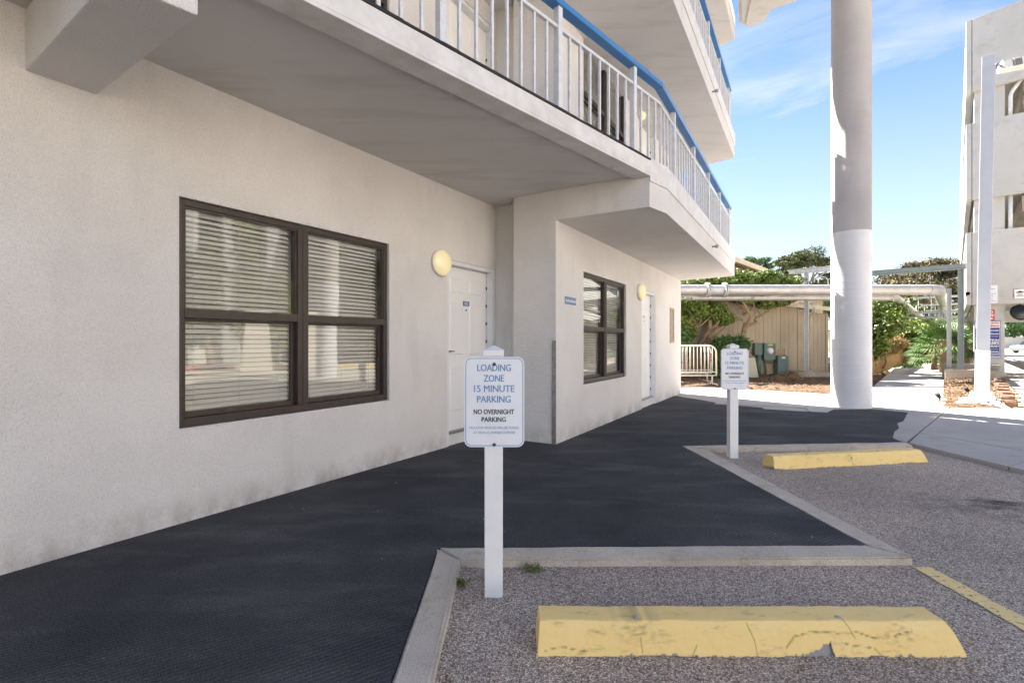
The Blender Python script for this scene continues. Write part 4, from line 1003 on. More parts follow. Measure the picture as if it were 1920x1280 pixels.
# ------------------------------------------------------------------ pipe rack
def ibeam(mb, p0, p1, w=.16, d=.16, t=.014):
    p0, p1 = Vector(p0), Vector(p1); z = (p1 - p0).normalized(); ref = Vector((0, 0, 1)) if abs(z.z) < .9 else Vector((.74, -.673, 0))
    x = ref.cross(z).normalized(); y = z.cross(x).normalized(); L_ = (p1 - p0).length
    T = Matrix((( x.x, y.x, z.x, p0.x), (x.y, y.y, z.y, p0.y), (x.z, y.z, z.z, p0.z), (0, 0, 0, 1)))
    mb.box(-w / 2, w / 2, -d / 2, -d / 2 + t, 0, L_, T); mb.box(-w / 2, w / 2, d / 2 - t, d / 2, 0, L_, T); mb.box(-t / 2, t / 2, -d / 2 + t, d / 2 - t, 0, L_, T)
PY = 15.85; pzc = CAM_H + 96.5 * PY / F_PX; pr_ = .172
xl, xr = 2.0, 14.05
big = thing('overhead_pipe', 'fat silver jacketed pipe running across the yard behind the round column', 'pipe', (8, PY, pzc))
def arc(c, r, a0, a1, ux, uy, n=9): return [Vector(c) + Vector(ux) * r * math.cos(R(a0 + (a1 - a0) * i / n)) + Vector(uy) * r * math.sin(R(a0 + (a1 - a0) * i / n)) for i in range(n + 1)]
g3 = Vector((.673, .74, 0))
b = MB()
fx0 = (1326 - 960) / F_PX * PY; fx1 = (1358 - 960) / F_PX * PY
b.tube([(xl, PY, pzc), (fx0 - .06, PY, pzc)], pr_, 28, caps=False); b.tube([(fx1 + .06, PY, pzc), (xr - .5, PY, pzc)], pr_, 28, caps=False)
q0 = Vector((xr - .5, PY, pzc)); pts = []
for i in range(13):
    a = i / 12 * R(132); dirx = Vector((math.cos(0), 0, 0))
    pts.append(None)
# elbow turning back along the walk and down a little
pts = [q0]; d = Vector((1, 0, 0)); p = q0.copy()
tgt = Vector((.673, .74, -.0)).normalized()
for i in range(10):
    d = d.slerp(tgt, 1 / (10 - i)) if i < 9 else tgt; d.normalize(); p = p + d * .075; pts.append(p.copy())
pend = p.copy()
b.tube(pts, pr_, 28, caps=False)
b.build('jacket', M['pipe'], big)
b = MB(); b.tube([(fx0 + .05, PY, pzc), (fx1 - .05, PY, pzc)], pr_ * .93, 28, caps=False); b.build('spool', M['steel_pale'], big)
for fx in (fx0, fx1):
    fl = MB(); Mx = Matrix.Translation((fx, PY, pzc)) @ Matrix.Rotation(R(90), 4, 'Y')
    for s in (-1, 1):
        fl.lathe([(.12, .012 * s), (.245, .012 * s), (.245, .045 * s), (.12, .045 * s)], Mx, 28, smooth=False)
    f_ = fl.build('flange', M['steel_pale'], big, fixn=True)
    bo = MB()
    for k in range(12):
        a = R(k * 30 + 12); c_ = Vector((fx, PY + .212 * math.cos(a), pzc + .212 * math.sin(a)))
        bo.tube([c_ - Vector((.075, 0, 0)), c_ + Vector((.075, 0, 0))], .013, 6); bo.tube([c_ - Vector((.062, 0, 0)), c_ - Vector((.046, 0, 0))], .022, 6); bo.tube([c_ + Vector((.046, 0, 0)), c_ + Vector((.062, 0, 0))], .022, 6)
    bo.build('bolts', M['galv'], f_)
bb = MB()
for x in (3.5, 6.0, 9.0, 11.5): bb.lathe([(pr_ + .001, -.01), (pr_ + .004, -.01), (pr_ + .004, .01), (pr_ + .001, .01)], Matrix.Translation((x, PY, pzc)) @ Matrix.Rotation(R(90), 4, 'Y'), 28)
bb.build('band', M['steel_pale'], big)
# receding run of the same pipe
rec = MB(); far = pend + g3 * 42; rec.tube([pend, far], pr_, 24, caps=False); rec.build('jacket', M['pipe'], big)
# second, thinner line underneath and its receding branch
low_p = thing('lower_pipe', 'thinner silver pipe just under and behind the fat overhead pipe', 'pipe', (8, PY + .42, pzc - .16))
b = MB(); z2 = pzc - .21; y2 = PY + .40
b.tube([(2.0, y2, z2), (12.6, y2, z2)], .11, 20, caps=False)
pts = [Vector((12.6, y2, z2))]; d = Vector((1, 0, 0)); p = pts[0].copy()
for i in range(8): d = d.slerp(tgt, 1 / (8 - i)) if i < 7 else tgt; p = p + d * .06; pts.append(p.copy())
b.tube(pts, .11, 20, caps=False); b.tube([p, p + g3 * 42], .11, 20, caps=False); b.build('jacket', M['pipe'], low_p)
brn = MB(); s0 = pend + Vector((.6, -.38, -.1)); brn.tube([s0 + g3 * .3, s0 + g3 * 40], .06, 14, caps=False)
tag(brn.build('thin_pipe', M['steel_pale']), 'thinnest pipe of the rack, running away beside the fat pipe', 'pipe')

def block(name, poly, z1, label, group='concrete footings of the pipe supports'):
    mb = MB(); mb.prism(poly, -.1, z1); o = mb.build(name, M['block'], None, bevel=.015); tag(o, label, 'footing', group); return o
# tee-shaped support left of the column
tp = Vector((10.25, 16.92, 0))
t = thing('pipe_support', 'tee-topped galvanised steel support standing in front of the shed', 'pipe support', (tp.x, tp.y, .3), 'steel supports of the pipe rack')
b = MB(); ibeam(b, (tp.x, tp.y, .25), (tp.x, tp.y, 3.70), .13, .13); b.build('post', M['steel_pale'], t)
gv = Vector((.74, -.673, 0))
b = MB(); ibeam(b, tp - gv * .55 + Vector((0, 0, 3.76)), tp + gv * .75 + Vector((0, 0, 3.76)), .16, .16); b.build('cross_beam', M['steel_pale'], t)
b = MB(); b.tube([tp + Vector((0, 0, 3.3)), tp + gv * .6 + Vector((0, 0, 3.68))], .025, 6); b.tube([tp + Vector((0, 0, 3.4)), tp - gv * .5 + Vector((0, 0, 3.68))], .02, 6); b.build('brace', M['galv'], t)
b = MB(); uc = Vector((11.0 + .42, PY, pzc))
b.tube([uc + Vector((.05, -.2, -.25)), uc + Vector((.05, -.2, .1))] + arc(uc + Vector((.05, 0, .1)), .2, 180, 0, (0, 1, 0), (0, 0, 1)) + [uc + Vector((.05, .2, -.25))], .014, 6)
b.box(-.05, .15, -.26, .26, -.27, -.24, Matrix.Translation(uc)); b.build('pipe_clamp', M['galv'], t)
b = MB(); b.tube([tp + Vector((.28, -.2, 3.3))] + arc(tp + Vector((.45, -.2, 3.35)), .17, 180, 0, (1, 0, 0), (0, 0, 1)) + [tp + Vector((.62, -.2, 2.7))], .016, 6); b.build('conduit', M['steel_pale'], t)
b = MB(); b.box(-.17, .17, -.17, .17, .25, .275, Matrix.Translation(tp)); b.build('base_plate', M['galv'], t)
block('footing', [(tp.x - .55, tp.y - .45), (tp.x + .7, tp.y - .6), (tp.x + .9, tp.y + .4), (tp.x - .35, tp.y + .5)], .25, 'concrete footing under the tee-topped support by the shed')
# gate-like frame to the right
rp = Vector((14.35, 15.55, 0)); lpz = 3.69
t = thing('portal_support', 'green-grey steel portal frame over the walk, left of the garage', 'pipe support', (rp.x, rp.y, .4), 'steel supports of the pipe rack')
b = MB(); ibeam(b, rp + Vector((0, 0, .42)), rp + Vector((0, 0, lpz - .09)), .15, .15); b.build('post', M['frame_steel'], t)
b = MB(); ibeam(b, rp + gv * .12 + Vector((0, 0, lpz)), rp - gv * 2.9 + Vector((0, 0, lpz)), .17, .17); b.build('cross_beam', M['frame_steel'], t)
b = MB(); ibeam(b, rp - gv * 2.8 + Vector((0, 0, .1)), rp - gv * 2.8 + Vector((0, 0, lpz - .1)), .12, .12); b.build('post', M['frame_steel'], t)
b = MB(); b.tube([rp - gv * .75 + Vector((0, 0, lpz - .1)), rp - gv * .75 + Vector((0, 0, 2.6))], .012, 6); b.tube([rp - gv * 1.1 + Vector((0, 0, lpz - .1)), rp - gv * 1.1 + Vector((0, 0, 2.7))], .012, 6); b.build('hanger', M['galv'], t)
rq = Vector((15.05, 16.6, 0))
t = thing('portal_support', 'paler steel frame just behind the green-grey one', 'pipe support', (rq.x, rq.y, .4), 'steel supports of the pipe rack')
b = MB(); ibeam(b, rq + Vector((-.18, -.05, .42)), rq + Vector((-.18, -.05, 3.1)), .12, .12); b.build('post', M['steel_pale'], t)
b = MB(); ibeam(b, rq + Vector((-.2, 0, 3.17)), rq - gv * 4.0 + Vector((0, 0, 3.17)), .13, .13); b.build('cross_beam', M['frame_steel'], t)
a = gp(1772, 715, 0); c = (a[0] + 1.05, a[1] - .75)
block('footing', [a, c, (c[0] + .75, c[1] + .85), (a[0] + .7, a[1] + .9)], .40, 'big concrete footing behind the mulch bed, under the green-grey frame')
block('footing', [(a[0] + .80, a[1] + .95), (c[0] + .9, c[1] + .9), (c[0] + 1.5, c[1] + 1.6), (a[0] + 1.4, a[1] + 1.6)], .52, 'paler concrete footing just behind the big one beside the garage')
# supports marching away
for i, (s, w) in enumerate(((8.4, 1.0), (14.5, 1), (21, 1), (28.5, 1), (37, 1))):
    c_ = Vector((13.55, 15.6, 0)) + g3 * s
    t = thing('pipe_support', ['first', 'second', 'third', 'fourth', 'farthest'][i] + ' tall pipe support along the far walk, counting from the portal frame', 'pipe support', (c_.x, c_.y, 0), 'steel supports of the pipe rack')
    b = MB(); ibeam(b, c_ + Vector((0, 0, .3)), c_ + Vector((0, 0, 3.35)), .16, .16); b.build('post', M['steel_pale'], t)
    b = MB(); ibeam(b, c_ - gv * 1.7 + Vector((0, 0, 2.62)), c_ + gv * 1.4 + Vector((0, 0, 2.62)), .11, .11); b.build('cross_beam', M['steel_pale'], t)
    b = MB(); ibeam(b, c_ - gv * .9 + Vector((0, 0, 3.3)), c_ + gv * 1.0 + Vector((0, 0, 3.3)), .09, .09); b.build('upper_beam', M['steel_pale'], t)
    b = MB()
    for q in (-1.1, -.75, -.3, .35, .8): b.tube([c_ + gv * q + Vector((0, 0, 3.3)), c_ + gv * q + Vector((0, 0, 2.62))], .014, 5)
    b.build('hangers', M['steel_pale'], t)
    if i < 2: block('footing', [(c_.x - .55, c_.y - .35), (c_.x + .35, c_.y - .6), (c_.x + .65, c_.y + .3), (c_.x - .3, c_.y + .6)], .30, ['concrete footing at the end of the far walk', 'concrete footing under the second far support'][i])
# small concrete block left, seen right of the column
block('footing', [gp(1632, 697, 0), gp(1652, 697, 0), (13.0, 19.6), (12.0, 19.8)], .32, 'low concrete block at the left edge of the far walk')

# ------------------------------------------------------------------ shed and the building behind
s0 = Vector((3.2, 13.9 + .25)); sd = Vector((1, .2)).normalized()
A_ = Vector((8.65, 17.55))
s0 = A_ - sd * 4.6
FS = frame(s0, sd)
def su(px):      # wall coordinate where a photo column meets the shed wall
    k = (px - 960) / F_PX; return (k * s0.y - s0.x) / (sd.x - k * sd.y)
uA, uB, uC = 0.0, su(1497), su(1553)
shed = thing('shed', 'beige shed with vertical board siding and a low roof, behind the yard', 'shed', (A_.x, A_.y, 0))
def eave(u): return 2.66 - (u - su(1440)) * .085
bw = .175; nb = int((uB - uA) / bw); rcut = (su(1409), su(1470))
for i in range(nb):
    u = uA + i * bw; z0 = .08
    if rcut[0] - .02 < u + bw / 2 < rcut[1]: z0 = 1.02
    e_ = eave(u); b = MB(); b.prism([(u + .004, -.015 - .004 * (i % 2)), (u + bw - .004, -.015 - .004 * (i % 2)), (u + bw - .004, .02), (u + .004, .02)], z0, [eave(u) - .01, eave(u + bw) - .01, eave(u + bw) - .01, eave(u) - .01], FS)
    b.build('siding_board', M['siding'], shed)
b = MB(); b.box(uA - .3, uB, .021, .12, .05, 2.3, FS); b.build('wall', M['siding'], shed)
# brickwork patch where the boards are cut away
bkm = MB(); bkm.box(0, .19, 0, .03, 0, .058); bk = bkm.mesh('brick', bevel=.003); bkmat = mat('shed_brick', (.40, .29, .17), .9, var=(.50, .38, .23), vscale=14); bk.materials.append(bkmat)
for r_ in range(12):
    for c_ in range(7):
        u = rcut[0] - .02 + c_ * .205 + (.1 if r_ % 2 else 0)
        if u + .19 > rcut[1] + .06: continue
        link('brick', bk, bkmat, shed, FS @ Matrix.Translation((u, -.012 + .006 * random.random(), .12 + r_ * .075)))
for i in range(int((uC - uB) / bw) + 1):
    u = uB + i * bw; b = MB(); b.box(u + .004, min(u + bw - .004, uC), .06, .10, .1, eave(u) - .12, FS); b.build('siding_board', M['siding'], shed)
b = MB(); b.box(uB - .06, uB, -.03, .1, .08, eave(uB) - .04, FS); b.box(uC - .08, uC, .02, .1, .08, eave(uC) - .1, FS); b.build('corner_board', M['siding'], shed)
b = MB(); b.box(uC - .0, uC + .1, .1, 5, 0, 2.2, FS); b.build('side_wall', M['siding'], shed)
b = MB(); za, zc = eave(uA), eave(uC)
b.prism([(uA - .5, -.30), (uC + .5, -.30), (uC + .5, 5.5), (uA - .5, 5.5)], [za, zc - .02, zc + .55, za + .55], [za + .07, zc + .05, zc + .62, za + .62], FS); b.build('roof', M['roof'], shed)
b = MB(); b.prism([(uA - .5, -.33), (uC + .5, -.33), (uC + .5, -.302), (uA - .5, -.302)], [za - .06, zc - .08, zc - .08, za - .06], [za + .08, zc + .06, zc + .06, za + .08], FS); b.build('fascia', M['eaves'], shed)
b = MB(); pd = [FS @ Vector((uB + .35, -.36, eave(uB) - .0)), FS @ Vector((uB + .42, -.30, eave(uB) - .18)), FS @ Vector((uB + .42, -.1, eave(uB) - .3)), FS @ Vector((uB + .42, -.05, .2))]
b.tube(pd, .03, 8); b.build('downpipe', M['eaves'], shed)

# building behind with the long eave
h0 = Vector((9.3, 21.8)); FH = frame(h0, (.673, .74))
house = thing('long_house', 'orange-tan house with a long sloping eave line behind the shed', 'building', (h0.x, h0.y, 0))
b = MB(); b.box(-3, 26, .5, 9, 0, 5.15, FH); b.build('wall', mat('tan_wall', (.60, .40, .20), .8, var=(.54, .36, .19), vscale=.8), house)
b = MB(); b.prism([(-3.6, -.25), (26.6, -.25), (26.6, 4.6), (-3.6, 4.6)], [5.1, 5.1, 6.0, 6.0], [5.22, 5.22, 6.12, 6.12], FH); b.build('roof', M['roof'], house)
b = MB(); b.box(-3.6, 26.6, -.29, -.252, 5.0, 5.24, FH); b.build('fascia', M['eaves'], house)
for i in range(26):
    b = MB(); u = -3 + i * 1.1; b.box(u, u + .09, .455, .4985, .1, 5.1, FH)
    b.build('batten', M['eaves'], house)
bk2 = MB(); bk2.box(0, .30, 0, .05, 0, .10); b2 = bk2.mesh('brick', bevel=.004); b2.materials.append(M['brick'])
for r_ in range(14):
    for c_ in range(18):
        link('brick', b2, M['brick'], house, FH @ Matrix.Translation((3.1 + c_ * .32 + (.16 if r_ % 2 else 0), .40, 1.9 + r_ * .115)))
for i in range(5):
    b = MB(); u = 3.4 + i * 1.25; b.prism([(0, 0), (.14, 0), (-.35, 2.0), (-.49, 2.0)], -.04, .04, FH @ Matrix.Translation((u, .30, 1.9)) @ Matrix.Rotation(R(90), 4, 'X')); b.build('slanted_strip', M['eaves'], house)
b = MB(); b.box(8.9, 12.5, .35, .45, .5, 4.2, FH); b.build('panel', M['siding'], house)
# air conditioners on the shed roof
for i, px in enumerate((1500, 1522)):
    Y_ = 21.4; q = at(px, 590, Y_)
    t = thing('air_conditioner', ['left grey air conditioner on the shed roof, behind the steel post', 'right grey air conditioner on the shed roof, beside the column'][i], 'air conditioner', tuple(q), 'grey air conditioners on the shed roof')
    T = Matrix.Translation(q) @ Matrix.Rotation(R(28), 4, 'Z')
    b = MB(); b.box(0, .52, .02, .5, 0, .56, T); b.build('casing', mat('unit_grey' + 'ab'[i], (.20, .21, .21), .6), t, bevel=.01)
    fme = MB(); fme.box(.03, .49, 0, .018, 0, .014); fm_ = fme.mesh('fin'); fm_.materials.append(M['steel_pale'])
    for k in range(12): link('fin', fm_, M['steel_pale'], t, T @ Matrix.Translation((0, 0, .05 + k * .04)))

# utility boxes at the shed wall
um0 = su(1410)
t = thing('electric_meter', 'green-grey electric meter box with round glass meter, on the shed wall', 'meter', tuple(FS @ Vector((um0 + .4, -.1, .1))))
b = MB(); ua_, ub_ = su(1426), su(1447); b.box(ua_, ub_, -.20, -.03, pz(675, 17.4), pz(643.5, 17.4), FS); b.build('box', M['util'], t, bevel=.012)
mc = FS @ Matrix.Translation(((ua_ + ub_) / 2 - .02, -.20, pz(658, 17.4))) @ Matrix.Rotation(R(90), 4, 'X')
b = MB(); b.lathe([(.13, 0), (.13, .03), (.115, .035)], mc, 24); b.build('collar', M['steel_pale'], t)
b = MB(); b.lathe([(.112, .03), (.11, .07), (.08, .09), (0, .095)], mc, 24); b.build('dial', M['plain_white'], t)
b = MB(); b.box(ua_ + .14, ub_ - .12, -.206, -.2005, pz(648, 17.4), pz(645, 17.4), FS); b.build('sticker', mat('yellow_sticker', (.5, .55, .08), .5), t)
t = thing('switch_box', 'narrow green-grey box and conduit left of the electric meter', 'electric box', tuple(FS @ Vector((um0, -.1, .2))))
ua_, ub_ = su(1410), su(1424); b = MB(); b.box(ua_, ub_, -.16, -.03, pz(666, 17.2), pz(643, 17.2), FS); b.build('box', M['util'], t, bevel=.01)
b = MB(); um = (ua_ + ub_) / 2 + .04; b.tube([FS @ Vector((um, -.1, pz(666, 17.2))), FS @ Vector((um, -.1, .05))], .085, 12); b.build('conduit', M['util'], t)
t = thing('utility_box', 'tall green-grey utility box standing right of the electric meter', 'electric box', tuple(FS @ Vector((su(1450), -.1, .1))))
ua_, ub_ = su(1449), su(1468); b = MB(); b.box(ua_, ub_, -.26, -.03, pz(707.5, 17.8), pz(666, 17.8), FS); b.build('box', M['util'], t, bevel=.014)
b = MB(); b.box(ua_ + .15, ub_ - .12, -.264, -.2605, pz(671.5, 17.8), pz(668.5, 17.8), FS); b.build('label_plate', M['trim'], t)
b = MB(); b.tube([FS @ Vector((su(1432), -.1, .1)), FS @ Vector((su(1432), -.1, pz(675, 17.4)))], .03, 8); b.tube([FS @ Vector((su(1432), -.1, pz(679, 17.5))), FS @ Vector((su(1450), -.1, pz(679, 17.5)))], .03, 8); b.build('conduit', M['util'], t)
pd = at(1407, 705, 16.4)
b = MB(); b.prism([(-.21, -.15), (.21, -.15), (.21, .15), (-.21, .15)], 0, 0.02)
b = MB(); vs = [(-.21, -.16, 0), (.21, -.16, 0), (.21, .16, 0), (-.21, .16, 0), (-.135, -.1, .70), (.12, -.1, .70), (.12, .1, .70), (-.135, .1, .70)]
b.add(vs, [(3, 2, 1, 0), (4, 5, 6, 7), (0, 1, 5, 4), (1, 2, 6, 5), (2, 3, 7, 6), (3, 0, 4, 7)]); o = b.build('utility_pedestal', mat('cream_plastic', (.58, .55, .40), .6), None, bevel=.03, Mw=Matrix.Translation((pd.x, pd.y, .06))); tag(o, 'tapered cream utility pedestal left of the green-grey boxes', 'pedestal')

# ------------------------------------------------------------------ crowd barriers
def barrier(px0, px1, Y0, Y1, ytop, ybot, label):
    p0 = at(px0, 700, Y0); p1 = at(px1, 700, Y1); Y = (Y0 + Y1) / 2
    d = Vector((p1.x - p0.x, p1.y - p0.y)); L_ = d.length; T = frame((p0.x, p0.y), d, .08)
    t = thing('crowd_barrier', label, 'barrier', (p1.x, p1.y, .08), 'steel crowd barriers by the end of the hotel')
    H = 1.10; r_ = .2
    def P(x, z): return T @ Vector((x, 0, z))
    pts = [P(0, .25), P(0, H - r_)] + [P(r_ - r_ * math.cos(R(a)), H - r_ + r_ * math.sin(R(a))) for a in range(15, 91, 15)] + [P(L_ - r_ + r_ * math.sin(R(a)), H - r_ + r_ * math.cos(R(a))) for a in range(0, 91, 15)] + [P(L_, .25)]
    b = MB(); b.tube(pts, .024, 8); b.tube([P(0, .26), P(L_, .26)], .02, 8); b.tube([P(0, .36), P(L_, .36)], .018, 8); b.build('frame', M['barrier'], t)
    bm_ = MB(); bm_.tube([(0, 0, .36), (0, 0, H - .03)], .0095, 6); me_ = bm_.mesh('bar'); me_.materials.append(M['barrier'])
    n = int(L_ / .105)
    for i in range(1, n):
        x = i * L_ / n; link('bar', me_, M['barrier'], t, Matrix.Translation(P(x, 0)))
    for x in (.35, L_ - .12):
        b = MB(); b.tube([P(x, .27), P(x, .02)], .02, 8); b.tube([T @ Vector((x, -.3, 0)), T @ Vector((x, -.28, .03)), T @ Vector((x, .28, .03)), T @ Vector((x, .3, 0))], .02, 8); b.build('foot', M['barrier'], t)
barrier(1215, 1343, 13.6, 13.75, 0, 0, 'front pale steel crowd barrier of the two by the corner of the hotel')
barrier(1205, 1333, 14.5, 14.7, 0, 0, 'rear pale steel crowd barrier of the two, with red and white tape')
b = MB(); q = at(1333, 660, 14.68)
for i in range(5): b.tube([(q.x, q.y - .0, .72 + i * .05), (q.x, q.y, .745 + i * .05)], .028, 8)
tag(b.build('warning_tape', M['red']), 'red and white tape bands round the rear barrier end', 'tape')

# ------------------------------------------------------------------ mulch beds
def mound(name, poly, h, m, res=.14, z0=0.0):
    xs = [p[0] for p in poly]; ys = [p[1] for p in poly]
    def inside(x, y):
        c = False; n = len(poly); j = n - 1
        for i in range(n):
            if (poly[i][1] > y) != (poly[j][1] > y) and x < (poly[j][0] - poly[i][0]) * (y - poly[i][1]) / (poly[j][1] - poly[i][1]) + poly[i][0]: c = not c
            j = i
        return c
    def dist(x, y):
        best = 9; n = len(poly)
        for i in range(n):
            a, b = poly[i], poly[(i + 1) % n]; vx, vy = b[0] - a[0], b[1] - a[1]; t = max(0, min(1, ((x - a[0]) * vx + (y - a[1]) * vy) / (vx * vx + vy * vy))); best = min(best, math.hypot(x - a[0] - vx * t, y - a[1] - vy * t))
        return best
    bm = bmesh.new(); vd = {}
    nx = int((max(xs) - min(xs)) / res) + 2; ny = int((max(ys) - min(ys)) / res) + 2
    def V_(i, j):
        if (i, j) not in vd:
            x = min(xs) + i * res; y = min(ys) + j * res; d = dist(x, y); ins = inside(x, y)
            z = z0 + (h * min(1, d / .5) if ins else -.05 - d * .5) + .03 * mnoise.noise(Vector((x * 3, y * 3, 0))) + .018 * mnoise.noise(Vector((x * 12, y * 12, 0)))
            vd[i, j] = bm.verts.new((x + .03 * mnoise.noise(Vector((x * 9, y * 9, 4))), y, z))
        return vd[i, j]
    for i in range(nx):
        for j in range(ny):
            x = min(xs) + (i + .5) * res; y = min(ys) + (j + .5) * res
            if inside(x, y) or dist(x, y) < res: bm.faces.new((V_(i, j), V_(i + 1, j), V_(i + 1, j + 1), V_(i, j + 1)))
    me = bpy.data.meshes.new(name); bm.to_mesh(me); bm.free(); o = link(name, me, M[m]); structure(o)
    return inside
def scatter(inside, xr, yr, n, z, name, m, size, flat=.75):
    P = []
    while len(P) < n:
        x = random.uniform(*xr); y = random.uniform(*yr)
        if inside(x, y): P.append((x, y, z + random.random() * .035))
    o = leaf_object(name, P, rng.uniform(size[0], size[1], n), M[m], None, rng.random(n), flat=flat, aspect=.4); o['kind'] = 'stuff'; return o
bed1 = [(2.6, 12.8), (4.75, 13.95), (7.95, 11.35), (9.15, 12.6), (17.8, 22.9), (19, 27), (12, 27), (5, 19), (2, 15)]
ins = mound('mulch_bed', bed1, .075, 'mulch', .16, .03)
scatter(ins, (2.6, 15), (11.3, 20), 5200, .10, 'leaf_litter', 'litter', (.03, .10))
bed2 = [gp(1762, 762, .05), gp(1800, 765, .05), gp(1890, 766, .05), (15.2, 14.9), (15.6, 16.2), gp(1772, 714, .05)]
ins2 = mound('mulch_bed', bed2, .07, 'mulch', .12, .04)
scatter(ins2, (8, 16), (8.8, 16.2), 2600, .11, 'bark_chips', 'litter', (.03, .09))
# border stones of the right bed
for i in range(9):
    t_ = i / 8; px = 1893 - 15 * t_; q = Vector(gp(1893, 762, .05)).lerp(Vector((15.4, 15.4)), t_ * .98)
    bm = bmesh.new(); bmesh.ops.create_cube(bm, size=1); bmesh.ops.subdivide_edges(bm, edges=bm.edges, cuts=3, use_grid_fill=True)
    for v in bm.verts: v.co = v.co * 1.0 + Vector((1, 1, 1)) * 0; v.co += v.co.normalized() * .12 * mnoise.noise(v.co * 2 + Vector((i * 3, 0, 0)))
    me = bpy.data.meshes.new('border_stone'); bm.to_mesh(me); bm.free()
    o = link('border_stone', me, mat('stone%d' % i, (.20 + .02 * (i % 3), .12, .085), .9, var=(.13, .085, .06), vscale=8), None, Matrix.Translation((q.x, q.y, .11)) @ Matrix.Rotation(R(40 + 9 * (i % 3)), 4, 'Z') @ Matrix.Diagonal((.42, .20, .15, 1)))
    tag(o, ['nearest', 'second nearest', 'third nearest', 'fourth nearest', 'middle', 'fourth farthest', 'third farthest', 'second farthest', 'farthest'][i] + ' reddish border stone of the row beside the yellow kerb', 'stone', 'border stones of the mulch bed')
# grass strip far along the walk
P = []
for i in range(9000):
    s = random.uniform(13, 40); w_ = random.uniform(-1.2, 3.2); q = Vector((9.2, 12.6)) + Vector((.66, .76)) * s + Vector((-.76, .66)) * (w_ - 1.2); P.append((q.x, q.y, .10 + random.random() * .08))
o = leaf_object('grass', P, rng.uniform(.10, .24, len(P)), M['grass'], None, rng.random(len(P)), flat=.2, aspect=.3, droop=0); o['kind'] = 'stuff'
# spiky path lights
for i, (px, py) in enumerate(((1762, 752), (1815, 739))):
    q = Vector(gp(px, py, .1)); t = thing('path_light', ['small dark ground light at the left tip of the mulch bed', 'small dark ground light in the mulch, left of the lamp pole'][i], 'ground light', (q.x, q.y, .1), 'small ground lights in the mulch bed')
    b = MB(); b.tube([(q.x, q.y, .08), (q.x, q.y, .20)], .012, 6); b.build('stake', M['rubber'], t)
    b = MB(); b.lathe([(0, 0), (.03, .0), (.045, .10), (.04, .105), (0, .08)], Matrix.Translation((q.x, q.y, .17)) @ Matrix.Rotation(R(-35), 4, 'Y'), 12); b.build('head', M['rubber'], t)

# weeds by the kerb
for i, (x, y, s, lb) in enumerate(((.12, 2.76, .055, 'small green weed growing against the kerb behind the near sign'), (-.272, 2.60, .035, 'tiny weed in the inner corner of the kerb beside the near sign'))):
    n = 110; P = rng.normal(size=(n, 3)) * np.array([s * .5, s * .25, s * .22]) + np.array([x, y - .01, .02]); P[:, 2] = np.abs(P[:, 2])
    tag(leaf_object('weed', P, .018, M['leaf'], None, .3 + .6 * rng.random(n), aspect=.6), lb, 'weed')

gp_ = []
for _ in range(420):
    x = random.uniform(-.25, 5.0); y = random.uniform(1.0, 5.8)
    if random.random() < .6: x, y = random.choice([(random.uniform(-.28, 2.3), 2.79 - abs(random.gauss(0, .03))), (-.28 + abs(random.gauss(0, .03)), random.uniform(1.2, 2.8)), (random.uniform(2.4, 4.8), 5.66 - abs(random.gauss(0, .04))), (random.uniform(.1, 1.9), 2.0 - abs(random.gauss(0, .03)))])
    if (y > 2.8 and x < 2.36): continue
    gp_.append((x, y, .006))
o = leaf_object('grit', gp_, rng.uniform(.006, .02, len(gp_)), M['litter'], None, rng.random(len(gp_)), flat=.8, aspect=.6); o['kind'] = 'stuff'
gc_ = []
for _ in range(130):
    x = random.uniform(-3, 5); y = random.uniform(1.5, 8)
    if x < -4.2 + .623 * y or (x > -.5 and y < 3.0) or (x > 2.0 and y < 5.9): continue
    gc_.append((x, y, .050))
o = leaf_object('lint', gc_, rng.uniform(.006, .016, len(gc_)), M['plain_white'], None, rng.random(len(gc_)), flat=.9, aspect=.5); o['kind'] = 'stuff'

# ------------------------------------------------------------------ trees and shrubs
def shrub(name, label, base, trunks, ells, per, size, m, cat='shrub', group=None, bark='bark', k_sub=30, aspect=.5, spread=.2):
    t = thing(name, label, cat, base, group)
    b = MB()
    for (p0, p1, r0, r1) in trunks: limb(b, p0, p1, r0, r1, .16)
    # twigs reaching into the crown
    for (cx, cy, cz, rx, ry, rz) in ells:
        src = min(trunks, key=lambda q: (Vector(q[1]) - Vector((cx, cy, cz))).length)
        for _ in range(5):
            e_ = Vector((cx + rx * random.uniform(-.8, .8), cy + ry * random.uniform(-.8, .8), cz + rz * random.uniform(-.6, .8)))
            st_ = Vector(src[0]).lerp(Vector(src[1]), random.uniform(.55, 1)); limb(b, st_, e_, src[3] * .8, .008, .2, 5, 5)
    b.build('trunk', M[bark], t)
    P, T = clumps(ells, int(per * 1.9), int(k_sub * 1.5), spread); size *= .82
    leaf_object('crown', P, size * (0.7 + .6 * rng.random(len(P))), M[m], t, T, aspect=aspect)
    return t
def A(px, py, Y): v = at(px, py, Y); return (v.x, v.y, v.z)
def ell(px, py, Y, rpx, rpy, ry): v = at(px, py, Y); return (v.x, v.y, v.z, rpx * Y / F_PX, ry, rpy * Y / F_PX)
